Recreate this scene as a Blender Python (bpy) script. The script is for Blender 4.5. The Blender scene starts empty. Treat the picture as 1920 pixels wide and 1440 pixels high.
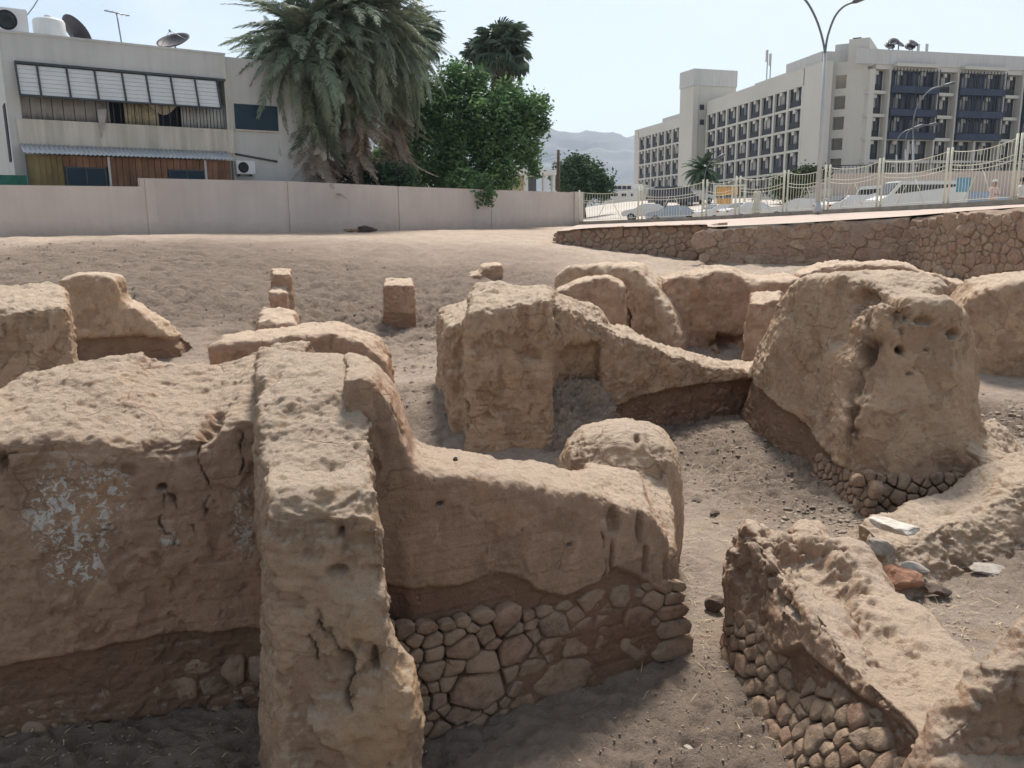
import bpy, bmesh, math, random
import numpy as np
from mathutils import Vector, Matrix
random.seed(7)
RNG = np.random.default_rng(11)
HAZE = 0.00010
S = bpy.context.scene
COL = S.collection
R = math.radians

# ------------------------------------------------------------------ camera
PITCH, ROLL, FPX, EYE = 11.24, -0.5, 1550.0, 3.0
cam_d = bpy.data.cameras.new("camera")
cam = bpy.data.objects.new("camera", cam_d)
COL.objects.link(cam)
CM = Matrix.Rotation(R(90 - PITCH), 3, 'X') @ Matrix.Rotation(R(ROLL), 3, 'Z')
cam.matrix_world = Matrix.Translation((0, 0, EYE)) @ CM.to_4x4()
cam_d.sensor_width = 36.0
cam_d.lens = 36.0 * FPX / 1920.0
cam_d.clip_start = 0.1
cam_d.clip_end = 30000
S.camera = cam

# ------------------------------------------------------------------ sky and sun
SUN_EL, SUN_AZ = 57.0, 10.0
world = bpy.data.worlds.new("World")
S.world = world
world.use_nodes = True
wn, wl = world.node_tree.nodes, world.node_tree.links
wn.clear()
w_out = wn.new('ShaderNodeOutputWorld')
w_bg = wn.new('ShaderNodeBackground')
w_bg.inputs['Strength'].default_value = 0.10
sky = wn.new('ShaderNodeTexSky')
sky.sky_type = 'NISHITA'
sky.sun_disc = False
sky.sun_elevation = R(SUN_EL)
sky.sun_rotation = R(SUN_AZ)
sky.air_density = 1.0
sky.dust_density = 2.5
sky.ozone_density = 1.5
tc = wn.new('ShaderNodeTexCoord')
mp = wn.new('ShaderNodeMapping')
mp.inputs['Scale'].default_value = (1.0, 1.0, 3.2)
mp.inputs['Rotation'].default_value = (0.15, 0.1, 0.6)
n1 = wn.new('ShaderNodeTexNoise')
n1.inputs['Scale'].default_value = 1.7
n1.inputs['Detail'].default_value = 7
n1.inputs['Roughness'].default_value = 0.52
n1.inputs['Distortion'].default_value = 0.5
rp = wn.new('ShaderNodeValToRGB')
rp.color_ramp.elements[0].position = 0.40
rp.color_ramp.elements[0].color = (0.10, 0.10, 0.10, 1)
rp.color_ramp.elements[1].position = 0.60
rp.color_ramp.elements[1].color = (1, 1, 1, 1)
mx = wn.new('ShaderNodeMixRGB')
mx.inputs['Color2'].default_value = (5.9, 6.35, 6.6, 1)
wl.new(tc.outputs['Generated'], mp.inputs['Vector'])
wl.new(mp.outputs['Vector'], n1.inputs['Vector'])
wl.new(n1.outputs['Fac'], rp.inputs['Fac'])
wl.new(rp.outputs['Color'], mx.inputs['Fac'])
wl.new(sky.outputs['Color'], mx.inputs['Color1'])
wl.new(mx.outputs['Color'], w_bg.inputs['Color'])
wl.new(w_bg.outputs['Background'], w_out.inputs['Surface'])

sun_d = bpy.data.lights.new("sun", 'SUN')
sun_d.energy = 4.3
sun_d.angle = R(12.0)
sun_d.color = (1.0, 0.94, 0.86)
sun = bpy.data.objects.new("sun", sun_d)
COL.objects.link(sun)
_sv = Vector((math.sin(R(SUN_AZ)) * math.cos(R(SUN_EL)), math.cos(R(SUN_AZ)) * math.cos(R(SUN_EL)), math.sin(R(SUN_EL))))
sun.rotation_mode = 'QUATERNION'
sun.rotation_quaternion = _sv.to_track_quat('Z', 'Y')
S.cycles.volume_bounces = 3
S.view_settings.view_transform = 'Standard'
S.view_settings.look = 'None'
S.view_settings.exposure = 0.52
S.view_settings.gamma = 1.0
S.view_settings.use_curve_mapping = False

# ------------------------------------------------------------------ helpers
def ray(px, py):
    return CM @ Vector(((px - 960) / FPX, (720 - py) / FPX, -1.0))

def P(px, py, Y):
    d = ray(px, py)
    return Vector((0, 0, EYE)) + d * (Y / d.y)

def PZ(px, py, z):
    d = ray(px, py)
    return Vector((0, 0, EYE)) + d * ((z - EYE) / d.z)

def setp(o, label=None, cat=None, group=None, kind=None):
    if label: o['label'] = label
    if cat: o['category'] = cat
    if group: o['group'] = group
    if kind: o['kind'] = kind
    return o

def empty(name, loc, label, cat, group=None, rz=0.0):
    o = bpy.data.objects.new(name, None)
    o.empty_display_size = 0.2
    o.location = loc
    o.rotation_euler = (0, 0, rz)
    COL.objects.link(o)
    return setp(o, label, cat, group)

def mesh_obj(name, verts, faces, m, parent=None, smooth=False, auto=None):
    me = bpy.data.meshes.new(name)
    if isinstance(verts, np.ndarray):
        verts = verts.tolist()
    me.from_pydata(verts, [], faces if not isinstance(faces, np.ndarray) else faces.tolist())
    me.update()
    if m is not None:
        if isinstance(m, (list, tuple)):
            for q in m: me.materials.append(q)
        else:
            me.materials.append(m)
    if smooth:
        me.shade_smooth()
    o = bpy.data.objects.new(name, me)
    COL.objects.link(o)
    if parent is not None:
        attach(o, parent)
    return o

def attach(o, parent):
    """children are built in world coordinates; keep them there"""
    o.parent = parent
    o.matrix_parent_inverse = (Matrix.Translation(parent.location) @ parent.rotation_euler.to_matrix().to_4x4()).inverted()
    return o

def bm_obj(name, bm, m, parent=None, smooth=False):
    me = bpy.data.meshes.new(name)
    bmesh.ops.recalc_face_normals(bm, faces=bm.faces[:])
    bm.to_mesh(me); bm.free()
    for q in (m if isinstance(m, (list, tuple)) else [m]):
        me.materials.append(q)
    if smooth: me.shade_smooth()
    o = bpy.data.objects.new(name, me)
    COL.objects.link(o)
    if parent is not None: attach(o, parent)
    return o

def copy_tree(root, newname=None):
    c = root.copy(); COL.objects.link(c)
    def rec(src, dst):
        for ch in list(src.children):
            k = ch.copy(); COL.objects.link(k); k.parent = dst
            k.matrix_parent_inverse = ch.matrix_parent_inverse.copy()
            rec(ch, k)
    rec(root, c)
    return c

class Frame:
    """a vertical facade plane: s along, z up, d towards the outside"""
    def __init__(s, A, B):
        s.A = Vector((A.x, A.y, 0)); t = Vector((B.x - A.x, B.y - A.y, 0))
        s.L = t.length; s.t = t.normalized()
        s.n = Vector((s.t.y, -s.t.x, 0))
        if s.n.dot(Vector((0, 0, 0)) - s.A) < 0: s.n = -s.n
    def at(s, a, z, d=0.0):
        p = s.A + s.t * a + s.n * d
        return Vector((p.x, p.y, z))
    def hit(s, px, py, d=0.0):
        r = ray(px, py); o = Vector((0, 0, EYE))
        k = ((s.A + s.n * d) - o).dot(s.n) / r.dot(s.n)
        q = o + r * k
        return (q - s.A).dot(s.t), q.z
    def S(s, px, py=300, d=0.0): return s.hit(px, py, d)[0]
    def Z(s, px, py, d=0.0): return s.hit(px, py, d)[1]
    def sub(s, a0, a1, d=0.0):
        return Frame(s.at(a0, 0, d), s.at(a1, 0, d))

def fbox(bm, F, s0, s1, z0, z1, d0, d1, mi=0):
    c = [F.at(s, z, d) for z in (z0, z1) for (s, d) in ((s0, d0), (s1, d0), (s1, d1), (s0, d1))]
    v = [bm.verts.new(p) for p in c]
    for f in ((0, 1, 2, 3), (4, 5, 6, 7), (0, 1, 5, 4), (1, 2, 6, 5), (2, 3, 7, 6), (3, 0, 4, 7)):
        fc = bm.faces.new([v[i] for i in f]); fc.material_index = mi

def box(bm, x0, x1, y0, y1, z0, z1, mi=0):
    c = [(x, y, z) for z in (z0, z1) for (x, y) in ((x0, y0), (x1, y0), (x1, y1), (x0, y1))]
    v = [bm.verts.new(p) for p in c]
    for f in ((0, 1, 2, 3), (4, 5, 6, 7), (0, 1, 5, 4), (1, 2, 6, 5), (2, 3, 7, 6), (3, 0, 4, 7)):
        fc = bm.faces.new([v[i] for i in f]); fc.material_index = mi

def tube(bm, pts, rad, seg=8, mi=0, cap=True):
    """pts list of Vector, rad number or list"""
    n = len(pts); rings = []
    for i, p in enumerate(pts):
        a = pts[max(0, i - 1)]; b = pts[min(n - 1, i + 1)]
        t = (Vector(b) - Vector(a)).normalized()
        u = t.orthogonal().normalized() if i == 0 else (prev - t * prev.dot(t)).normalized()
        prev = u; w = t.cross(u)
        r = rad[i] if isinstance(rad, (list, tuple)) else rad
        rings.append([bm.verts.new(Vector(p) + (u * math.cos(2 * math.pi * k / seg) + w * math.sin(2 * math.pi * k / seg)) * r) for k in range(seg)])
    for i in range(n - 1):
        for k in range(seg):
            f = bm.faces.new((rings[i][k], rings[i][(k + 1) % seg], rings[i + 1][(k + 1) % seg], rings[i + 1][k])); f.material_index = mi; f.smooth = True
    if cap:
        for r_ in (rings[0], rings[-1]):
            f = bm.faces.new(r_); f.material_index = mi
    return rings

def lathe(bm, c, prof, seg=20, mi=0, M=None):
    """prof list of (r, z) ; c centre"""
    rings = []
    for r, z in prof:
        ring = []
        for k in range(seg):
            a = 2 * math.pi * k / seg
            q = Vector((r * math.cos(a), r * math.sin(a), z))
            if M is not None: q = M @ q
            ring.append(bm.verts.new(Vector(c) + q))
        rings.append(ring)
    for i in range(len(rings) - 1):
        for k in range(seg):
            f = bm.faces.new((rings[i][k], rings[i][(k + 1) % seg], rings[i + 1][(k + 1) % seg], rings[i + 1][k])); f.material_index = mi; f.smooth = True
    for r_ in (rings[0], rings[-1]):
        f = bm.faces.new(r_); f.material_index = mi

# ------------------------------------------------------------------ numpy noise
def _hash(ix, iy, iz, seed):
    h = (ix.astype(np.uint32) * np.uint32(374761393) + iy.astype(np.uint32) * np.uint32(668265263)
         + iz.astype(np.uint32) * np.uint32(2147483647) + np.uint32((seed * 974634777) & 0xffffffff))
    h = (h ^ (h >> np.uint32(13))) * np.uint32(1274126177)
    h = h ^ (h >> np.uint32(16))
    h = h * np.uint32(2246822519)
    return h ^ (h >> np.uint32(15))

_G = np.array([(x, y, z) for x in (-1, 0, 1) for y in (-1, 0, 1) for z in (-1, 0, 1) if abs(x) + abs(y) + abs(z) == 2] + [(1, 1, 0), (-1, 1, 0), (0, -1, 1), (0, -1, -1)], dtype=np.float64)

def pn(Q, f=1.0, seed=0):
    """gradient noise about -1..1; Q (N,3)"""
    Q = np.asarray(Q, dtype=np.float64) * f + 137.31
    I = np.floor(Q).astype(np.int64); Fr = Q - I
    w = Fr * Fr * Fr * (Fr * (Fr * 6 - 15) + 10)
    out = 0
    for dx in (0, 1):
        wx = w[:, 0] if dx else 1 - w[:, 0]
        for dy in (0, 1):
            wy = w[:, 1] if dy else 1 - w[:, 1]
            for dz in (0, 1):
                wz = w[:, 2] if dz else 1 - w[:, 2]
                g = _G[_hash(I[:, 0] + dx, I[:, 1] + dy, I[:, 2] + dz, seed) & np.uint32(15)]
                dot = g[:, 0] * (Fr[:, 0] - dx) + g[:, 1] * (Fr[:, 1] - dy) + g[:, 2] * (Fr[:, 2] - dz)
                out = out + wx * wy * wz * dot
    return out

def fbm(Q, f=1.0, o=4, seed=0, g=0.5):
    a, s, t = 1.0, 0, 0
    for i in range(o):
        s = s + a * pn(Q, f, seed + i * 17); t += a; a *= g; f *= 2.03
    return s / t

def sst(a, b, x):
    t = np.clip((x - a) / (b - a), 0, 1)
    return t * t * (3 - 2 * t)

# ------------------------------------------------------------------ materials
def new_mat(name):
    m = bpy.data.materials.new(name); m.use_nodes = True
    nt = m.node_tree
    b = nt.nodes['Principled BSDF']
    return m, nt.nodes, nt.links, b

def mat(name, col, rough=0.8, var=0.12, scale=2.0, bump=0.0, bscale=40.0, metal=0.0, col2=None, spec=0.3, streak=0.0, trans=0.0, rand=0.0, foot=None):
    m, N, L, b = new_mat(name)
    b.inputs['Roughness'].default_value = rough
    b.inputs['Metallic'].default_value = metal
    b.inputs['Specular IOR Level'].default_value = spec
    t = N.new('ShaderNodeTexCoord'); geo = N.new('ShaderNodeNewGeometry')
    nz = N.new('ShaderNodeTexNoise'); nz.inputs['Scale'].default_value = scale; nz.inputs['Detail'].default_value = 6; nz.inputs['Roughness'].default_value = 0.6
    L.new(geo.outputs['Position'], nz.inputs['Vector'])
    r = N.new('ShaderNodeValToRGB')
    c2 = col2 or tuple(min(1, c * (1 + var)) for c in col)
    c1 = tuple(c * (1 - var) for c in col)
    r.color_ramp.elements[0].position = 0.3; r.color_ramp.elements[0].color = (*c1, 1)
    r.color_ramp.elements[1].position = 0.7; r.color_ramp.elements[1].color = (*c2, 1)
    L.new(nz.outputs['Fac'], r.inputs['Fac'])
    out = r.outputs['Color']
    if streak > 0:
        mp = N.new('ShaderNodeMapping'); mp.inputs['Scale'].default_value = (1.6, 1.6, 0.12)
        L.new(geo.outputs['Position'], mp.inputs['Vector'])
        n2 = N.new('ShaderNodeTexNoise'); n2.inputs['Scale'].default_value = 2.2; n2.inputs['Detail'].default_value = 5
        L.new(mp.outputs['Vector'], n2.inputs['Vector'])
        r2 = N.new('ShaderNodeValToRGB'); r2.color_ramp.elements[0].position = 0.35; r2.color_ramp.elements[0].color = (1 - streak, 1 - streak, 1 - streak * 1.1, 1)
        r2.color_ramp.elements[1].position = 0.6; r2.color_ramp.elements[1].color = (1, 1, 1, 1)
        L.new(n2.outputs['Fac'], r2.inputs['Fac'])
        mm = N.new('ShaderNodeMixRGB'); mm.blend_type = 'MULTIPLY'; mm.inputs['Fac'].default_value = 1
        L.new(out, mm.inputs['Color1']); L.new(r2.outputs['Color'], mm.inputs['Color2']); out = mm.outputs['Color']
    if foot:
        sx = N.new('ShaderNodeSeparateXYZ'); L.new(geo.outputs['Position'], sx.inputs['Vector'])
        nf = N.new('ShaderNodeTexNoise'); nf.inputs['Scale'].default_value = 1.6; nf.inputs['Detail'].default_value = 7; nf.inputs['Roughness'].default_value = .7; L.new(geo.outputs['Position'], nf.inputs['Vector'])
        ma = N.new('ShaderNodeMath'); ma.operation = 'MULTIPLY_ADD'; ma.inputs[1].default_value = -1.3; L.new(nf.outputs['Fac'], ma.inputs[0]); L.new(sx.outputs['Z'], ma.inputs[2])
        fr = N.new('ShaderNodeMapRange'); fr.inputs['From Min'].default_value = foot[0] - .65; fr.inputs['From Max'].default_value = foot[1] - .65; fr.inputs['To Min'].default_value = .65; fr.inputs['To Max'].default_value = 0
        L.new(ma.outputs[0], fr.inputs['Value']); mf = N.new('ShaderNodeMixRGB'); mf.inputs['Color2'].default_value = (*foot[2], 1)
        L.new(fr.outputs['Result'], mf.inputs['Fac']); L.new(out, mf.inputs['Color1']); out = mf.outputs['Color']
    if rand > 0:
        oi = N.new('ShaderNodeObjectInfo'); hs = N.new('ShaderNodeHueSaturation')
        mr = N.new('ShaderNodeMapRange'); mr.inputs['To Min'].default_value = 1 - rand; mr.inputs['To Max'].default_value = 1 + rand
        L.new(oi.outputs['Random'], mr.inputs['Value']); L.new(mr.outputs['Result'], hs.inputs['Value']); L.new(out, hs.inputs['Color']); out = hs.outputs['Color']
    L.new(out, b.inputs['Base Color'])
    if bump > 0:
        nb = N.new('ShaderNodeTexNoise'); nb.inputs['Scale'].default_value = bscale; nb.inputs['Detail'].default_value = 5
        L.new(geo.outputs['Position'], nb.inputs['Vector'])
        bp = N.new('ShaderNodeBump'); bp.inputs['Strength'].default_value = 0.6; bp.inputs['Distance'].default_value = bump
        L.new(nb.outputs['Fac'], bp.inputs['Height']); L.new(bp.outputs['Normal'], b.inputs['Normal'])
    if trans > 0:
        tr = N.new('ShaderNodeBsdfTranslucent'); ms = N.new('ShaderNodeMixShader'); ms.inputs['Fac'].default_value = trans
        L.new(out, tr.inputs['Color'])
        o = [n for n in N if n.type == 'OUTPUT_MATERIAL'][0]
        L.new(b.outputs['BSDF'], ms.inputs[1]); L.new(tr.outputs['BSDF'], ms.inputs[2]); L.new(ms.outputs['Shader'], o.inputs['Surface'])
    return m

def earth_mat(name, plaster, plaster2, core, dust, fine=1.0, red=None, dustamt=0.8, lump=0.0):
    """eroded mud: plaster / exposed core chosen by the 'core' attribute, dust lying on level tops, lime specks by 'lime'"""
    m, N, L, b = new_mat(name)
    b.inputs['Roughness'].default_value = 0.95
    b.inputs['Specular IOR Level'].default_value = 0.12
    geo = N.new('ShaderNodeNewGeometry')
    pos = geo.outputs['Position']
    def noise(scale, detail=6, rough=0.6, vec=None, dist=0.0):
        n = N.new('ShaderNodeTexNoise'); n.inputs['Scale'].default_value = scale; n.inputs['Detail'].default_value = detail
        n.inputs['Roughness'].default_value = rough; n.inputs['Distortion'].default_value = dist
        L.new(vec or pos, n.inputs['Vector']); return n.outputs['Fac']
    def ramp(src, p0, c0, p1, c1):
        r = N.new('ShaderNodeValToRGB'); r.color_ramp.elements[0].position = p0; r.color_ramp.elements[0].color = (*c0, 1)
        r.color_ramp.elements[1].position = p1; r.color_ramp.elements[1].color = (*c1, 1); L.new(src, r.inputs['Fac']); return r.outputs['Color']
    def mix(f, a, c, mode='MIX'):
        x = N.new('ShaderNodeMixRGB'); x.blend_type = mode
        for s_, v in ((x.inputs['Fac'], f), (x.inputs['Color1'], a), (x.inputs['Color2'], c)):
            if hasattr(v, 'is_linked') or hasattr(v, 'node'): L.new(v, s_)
            elif isinstance(v, tuple): s_.default_value = (*v, 1)
            else: s_.default_value = v
        return x.outputs['Color']
    def math_(op, a, c=None, c3=None):
        x = N.new('ShaderNodeMath'); x.operation = op
        for i, v in enumerate((a, c, c3)):
            if v is None: continue
            if hasattr(v, 'node'): L.new(v, x.inputs[i])
            else: x.inputs[i].default_value = v
        return x.outputs[0]
    def attr(n):
        a = N.new('ShaderNodeAttribute'); a.attribute_name = n; return a.outputs['Fac']
    pl = ramp(noise(1.1, 5), 0.33, plaster2, 0.66, plaster)
    pl = mix(ramp(noise(5.5, 7, 0.65, dist=0.6), 0.42, (0, 0, 0), 0.72, (1, 1, 1)), pl, tuple(c * 1.16 for c in plaster))
    # ochre and grey blotches
    pl = mix(math_('MULTIPLY', ramp(noise(2.3, 4, 0.5), 0.56, (0, 0, 0), 0.7, (1, 1, 1)), 0.45), pl, (plaster[0] * 1.05, plaster[1] * 0.86, plaster[2] * 0.62))
    mpv = N.new('ShaderNodeMapping'); mpv.inputs['Scale'].default_value = (1, 1, 0.22); L.new(pos, mpv.inputs['Vector'])
    pl = mix(math_('MULTIPLY', ramp(noise(7.0, 6, 0.65, mpv.outputs['Vector']), 0.52, (0, 0, 0), 0.72, (1, 1, 1)), 0.40), pl, tuple(c * 0.70 for c in plaster2))
    pl = mix(math_('MULTIPLY', ramp(noise(3.1, 7, 0.7, dist=0.8), 0.57, (0, 0, 0), 0.64, (1, 1, 1)), 0.35), pl, (plaster[0] * 1.12, plaster[1] * 1.16, plaster[2] * 1.22))
    co = ramp(noise(3.0, 7, 0.65), 0.3, core, 0.7, red or tuple(c * 1.25 for c in core))
    mp = N.new('ShaderNodeMapping'); mp.inputs['Scale'].default_value = (1, 1, 5); L.new(pos, mp.inputs['Vector'])
    co = mix(math_('MULTIPLY', ramp(noise(4.0, 5, 0.6, mp.outputs['Vector']), 0.45, (0, 0, 0), 0.65, (1, 1, 1)), 0.35), co, tuple(c * 0.72 for c in core))
    c = mix(attr('core'), pl, co)
    # dust on level surfaces
    sp = N.new('ShaderNodeSeparateXYZ'); L.new(geo.outputs['Normal'], sp.inputs['Vector'])
    dn = math_('ADD', sp.outputs['Z'], math_('MULTIPLY', math_('SUBTRACT', noise(9, 6, 0.7), 0.5), 0.7))
    mr = N.new('ShaderNodeMapRange'); mr.interpolation_type = 'SMOOTHSTEP'; mr.inputs['From Min'].default_value = 0.35; mr.inputs['From Max'].default_value = 0.95
    mr.inputs['To Max'].default_value = dustamt
    L.new(dn, mr.inputs['Value'])
    du = ramp(noise(7, 8, 0.7), 0.35, tuple(q * 0.86 for q in dust), 0.65, dust)
    c = mix(mr.outputs['Result'], c, du)
    # lime flakes
    lm = math_('MULTIPLY', attr('lime'), ramp(noise(20, 7, 0.68, dist=.8), 0.52, (0, 0, 0), 0.55, (1, 1, 1)))
    c = mix(lm, c, (0.80, 0.75, 0.68))
    # fine speckle and dark pits
    c = mix(math_('MULTIPLY', ramp(noise(55, 4, 0.7), 0.28, (1, 1, 1), 0.42, (0, 0, 0)), 0.5), c, tuple(q * 0.55 for q in plaster2))
    c = mix(0.5, c, ramp(noise(120, 3, 0.7), 0.2, (0.72, 0.72, 0.72), 0.8, (1.25, 1.25, 1.25)), 'MULTIPLY')
    c = mix(attr('crack'), c, tuple(q * 0.35 for q in core))
    h = math_('ADD', math_('MULTIPLY', noise(12, 10, 0.8), 0.085 * fine), math_('MULTIPLY', noise(70, 5, 0.8), 0.018 * fine))
    if lump: h = math_('ADD', h, math_('MULTIPLY', math_('MULTIPLY', noise(5.5, 6, 0.65), lump), math_('ADD', attr('core'), .15)))
    vo = N.new('ShaderNodeTexVoronoi'); vo.feature = 'DISTANCE_TO_EDGE'; vo.inputs['Scale'].default_value = 3.3
    wv = N.new('ShaderNodeMixRGB'); wv.inputs['Fac'].default_value = 0.22
    nn = N.new('ShaderNodeTexNoise'); nn.inputs['Scale'].default_value = 3; nn.inputs['Detail'].default_value = 6; L.new(pos, nn.inputs['Vector'])
    L.new(pos, wv.inputs['Color1']); L.new(nn.outputs['Color'], wv.inputs['Color2'])
    L.new(wv.outputs['Color'], vo.inputs['Vector'])
    ck = math_('MULTIPLY', ramp(vo.outputs['Distance'], 0.0, (1, 1, 1), 0.022, (0, 0, 0)), ramp(noise(1.3, 3), 0.50, (0, 0, 0), 0.60, (1, 1, 1)))
    c = mix(math_('MULTIPLY', ck, 0.45 if not lump else 0.0), c, tuple(q * 0.45 for q in core))
    L.new(c, b.inputs['Base Color'])
    h = math_('SUBTRACT', h, math_('MULTIPLY', ck, 0.016))
    bp = N.new('ShaderNodeBump'); bp.inputs['Strength'].default_value = 0.9; bp.inputs['Distance'].default_value = 1.0
    L.new(h, bp.inputs['Height']); L.new(bp.outputs['Normal'], b.inputs['Normal'])
    return m

M_MUD = earth_mat("mud_plaster", (0.55, 0.362, 0.248), (0.44, 0.282, 0.19), (0.30, 0.185, 0.122), (0.70, 0.565, 0.435))
M_MUD_BUFF = earth_mat("buff_mud", (0.59, 0.418, 0.283), (0.47, 0.32, 0.215), (0.31, 0.195, 0.13), (0.68, 0.555, 0.435))
M_GROUND = earth_mat("dry_dirt", (0.50, 0.405, 0.325), (0.38, 0.305, 0.245), (0.225, 0.175, 0.14), (0.47, 0.395, 0.315), fine=1.3, dustamt=0.0, lump=0.10)

def stone_mat(name, cols, bump=0.012, bscale=18, mud=False):
    m, N, L, b = new_mat(name)
    b.inputs['Roughness'].default_value = 0.92; b.inputs['Specular IOR Level'].default_value = 0.15
    oi = N.new('ShaderNodeObjectInfo'); geo = N.new('ShaderNodeNewGeometry')
    r = N.new('ShaderNodeValToRGB'); r.color_ramp.interpolation = 'LINEAR'
    e = r.color_ramp.elements
    while len(e) < len(cols): e.new(0.5)
    for i, c in enumerate(cols):
        e[i].position = i / (len(cols) - 1); e[i].color = (*c, 1)
    L.new(oi.outputs['Random'], r.inputs['Fac'])
    n = N.new('ShaderNodeTexNoise'); n.inputs['Scale'].default_value = 9; n.inputs['Detail'].default_value = 8; n.inputs['Roughness'].default_value = 0.7
    L.new(geo.outputs['Position'], n.inputs['Vector'])
    r2 = N.new('ShaderNodeValToRGB'); r2.color_ramp.elements[0].position = 0.3; r2.color_ramp.elements[0].color = (0.62, 0.58, 0.54, 1)
    r2.color_ramp.elements[1].position = 0.7; r2.color_ramp.elements[1].color = (1.25, 1.22, 1.18, 1)
    L.new(n.outputs['Fac'], r2.inputs['Fac'])
    mm = N.new('ShaderNodeMixRGB'); mm.blend_type = 'MULTIPLY'; mm.inputs['Fac'].default_value = 1
    L.new(r.outputs['Color'], mm.inputs['Color1']); L.new(r2.outputs['Color'], mm.inputs['Color2'])
    n3 = N.new('ShaderNodeTexNoise'); n3.inputs['Scale'].default_value = 4.5; n3.inputs['Detail'].default_value = 7; n3.inputs['Roughness'].default_value = 0.7
    L.new(geo.outputs['Position'], n3.inputs['Vector'])
    r3 = N.new('ShaderNodeValToRGB'); r3.color_ramp.elements[0].position = 0.40; r3.color_ramp.elements[0].color = (0, 0, 0, 1); r3.color_ramp.elements[1].position = 0.58; r3.color_ramp.elements[1].color = (0.8, 0.8, 0.8, 1)
    L.new(n3.outputs['Fac'], r3.inputs['Fac'])
    m3 = N.new('ShaderNodeMixRGB'); m3.inputs['Color2'].default_value = (0.33, 0.235, 0.165, 1)
    L.new(r3.outputs['Color'], m3.inputs['Fac']); L.new(mm.outputs['Color'], m3.inputs['Color1'])
    L.new((m3 if mud else mm).outputs['Color'], b.inputs['Base Color'])
    nb = N.new('ShaderNodeTexNoise'); nb.inputs['Scale'].default_value = bscale; nb.inputs['Detail'].default_value = 8; nb.inputs['Roughness'].default_value = 0.7
    L.new(geo.outputs['Position'], nb.inputs['Vector'])
    bp = N.new('ShaderNodeBump'); bp.inputs['Strength'].default_value = 0.9; bp.inputs['Distance'].default_value = bump * 2
    L.new(nb.outputs['Fac'], bp.inputs['Height']); L.new(bp.outputs['Normal'], b.inputs['Normal'])
    return m

M_FIELD = stone_mat("field_stone", [(0.25, 0.17, 0.12), (0.29, 0.21, 0.15), (0.235, 0.18, 0.135), (0.27, 0.165, 0.12), (0.265, 0.20, 0.145), (0.22, 0.17, 0.13), (0.29, 0.22, 0.165)], mud=True)
M_MASON = stone_mat("wall_stone", [(0.33, 0.235, 0.175), (0.36, 0.27, 0.20), (0.30, 0.21, 0.16), (0.35, 0.235, 0.18), (0.33, 0.255, 0.195), (0.38, 0.29, 0.22)], bump=0.02, bscale=7)
M_PEBBLE = stone_mat("loose_stone", [(0.30, 0.25, 0.20), (0.36, 0.31, 0.26), (0.24, 0.20, 0.17), (0.33, 0.25, 0.19)])
# ================================================================== GROUND
def TZ(x, y):
    """level of the street and plaza behind the excavation"""
    z = np.interp(x, [-30, -5, 5, 8.5, 16, 20, 30], [2.42, 2.42, 2.72, 2.9, 3.35, 3.6, 3.75])
    return z

_cp = [(-3, 4, 0), (-8, 4, 0), (0, 3, 0), (0, 1.5, 0), (5, 2, 0), (-5, 2, 0), (2, 3, 0), (1.2, 4.5, 0), (1.2, 6, 0.0), (1.5, 7.4, 0), (2.4, 8.0, 0.0), (2.6, 6.6, 0.02),
       (3.1, 5.6, 0.05), (3.6, 4.6, 0.05), (4.6, 5.5, 0.1), (0, 7, 0.0), (-3, 7, 0.1), (-7, 8, 0.1), (-5, 11, 0.2), (-8, 13, 0.25),
       (2.0, 9.4, 0.02), (2.6, 10.4, 0.08), (2.1, 11.6, 0.1), (2.9, 9.6, 0.08), (2.9, 11.4, 0.15), (3.15, 8.3, 0.02), (3.7, 7.6, .06), (0.8, 10.2, 0.35), (1.3, 10.5, 0.1), (-.2, 9.0, 0.05),
       (-1.4, 10.5, 0.3), (-1.9, 12.4, 0.4), (-2.2, 9.0, 0.1), (0.9, 11.4, 1.0), (0.85, 12.2, 0.9), (1.4, 13, 0.4),
       (-1.6, 14.5, 0.25), (-2.4, 17, 0.35), (-6, 15, 0.35), (-9, 17, 0.55), (-13, 17, 0.7), (-4, 18, 0.5), (0, 18, 0.55), (2.5, 16, 0.45), (5, 15.5, 0.2), (4, 16, .25), (5, 19, 0.7),
       (4.6, 7.2, 0.28), (5.2, 7.9, 0.35), (4.2, 6.9, 0.12), (5.2, 6.6, 0.2), (6.3, 9.5, 0.2), (7, 11, 0.0), (8.2, 14.2, 0.15), (6.6, 12.6, 0.1), (9, 10, 0.1), (12, 12, 0.2), (8, 6, 0.1),
       (-4, 20, 0.75), (0, 20.5, 0.85), (-8, 20, 1.0), (-12, 20, 1.15), (-16, 20, 1.2), (-3, 22.5, 1.25), (-8, 22.5, 1.45), (-13, 22.5, 1.62), (-20, 24, 1.8),
       (0.5, 24, 1.3), (0, 28, 1.6), (-5, 27, 1.85), (-10, 26, 2.05), (-15, 26, 2.2), (-22, 28, 2.35), (3, 24, 1.1), (5, 28, 1.25),
       (-21, 34, 2.42), (-10, 34, 2.38), (-10, 40, 2.42), (-3, 40, 2.3), (-2, 34, 2.1), (2, 33, 1.85), (1.8, 38, 1.98), (2, 45, 2.2), (5, 55, 2.45), (-3, 50, 2.42), (3, 60, 2.55), (-25, 45, 2.45), (-12, 60, 2.45), (8, 62, 2.7), (7, 70, 2.7),
       (8, 28, 1.4), (12, 26, 1.35), (13, 20, 1.1), (9, 20, 0.8), (16, 18, 0.9), (20, 20, 1.2), (14, 30, 1.4), (25, 30, 1.5), (6, 36, 1.5), (10, 45, 1.5), (25, 60, 1.6), (12, 68, 2.2)]
_cp = np.array(_cp, float)
_n = len(_cp)
_D = np.linalg.norm(_cp[:, None, :2] - _cp[None, :, :2], axis=2)
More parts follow.
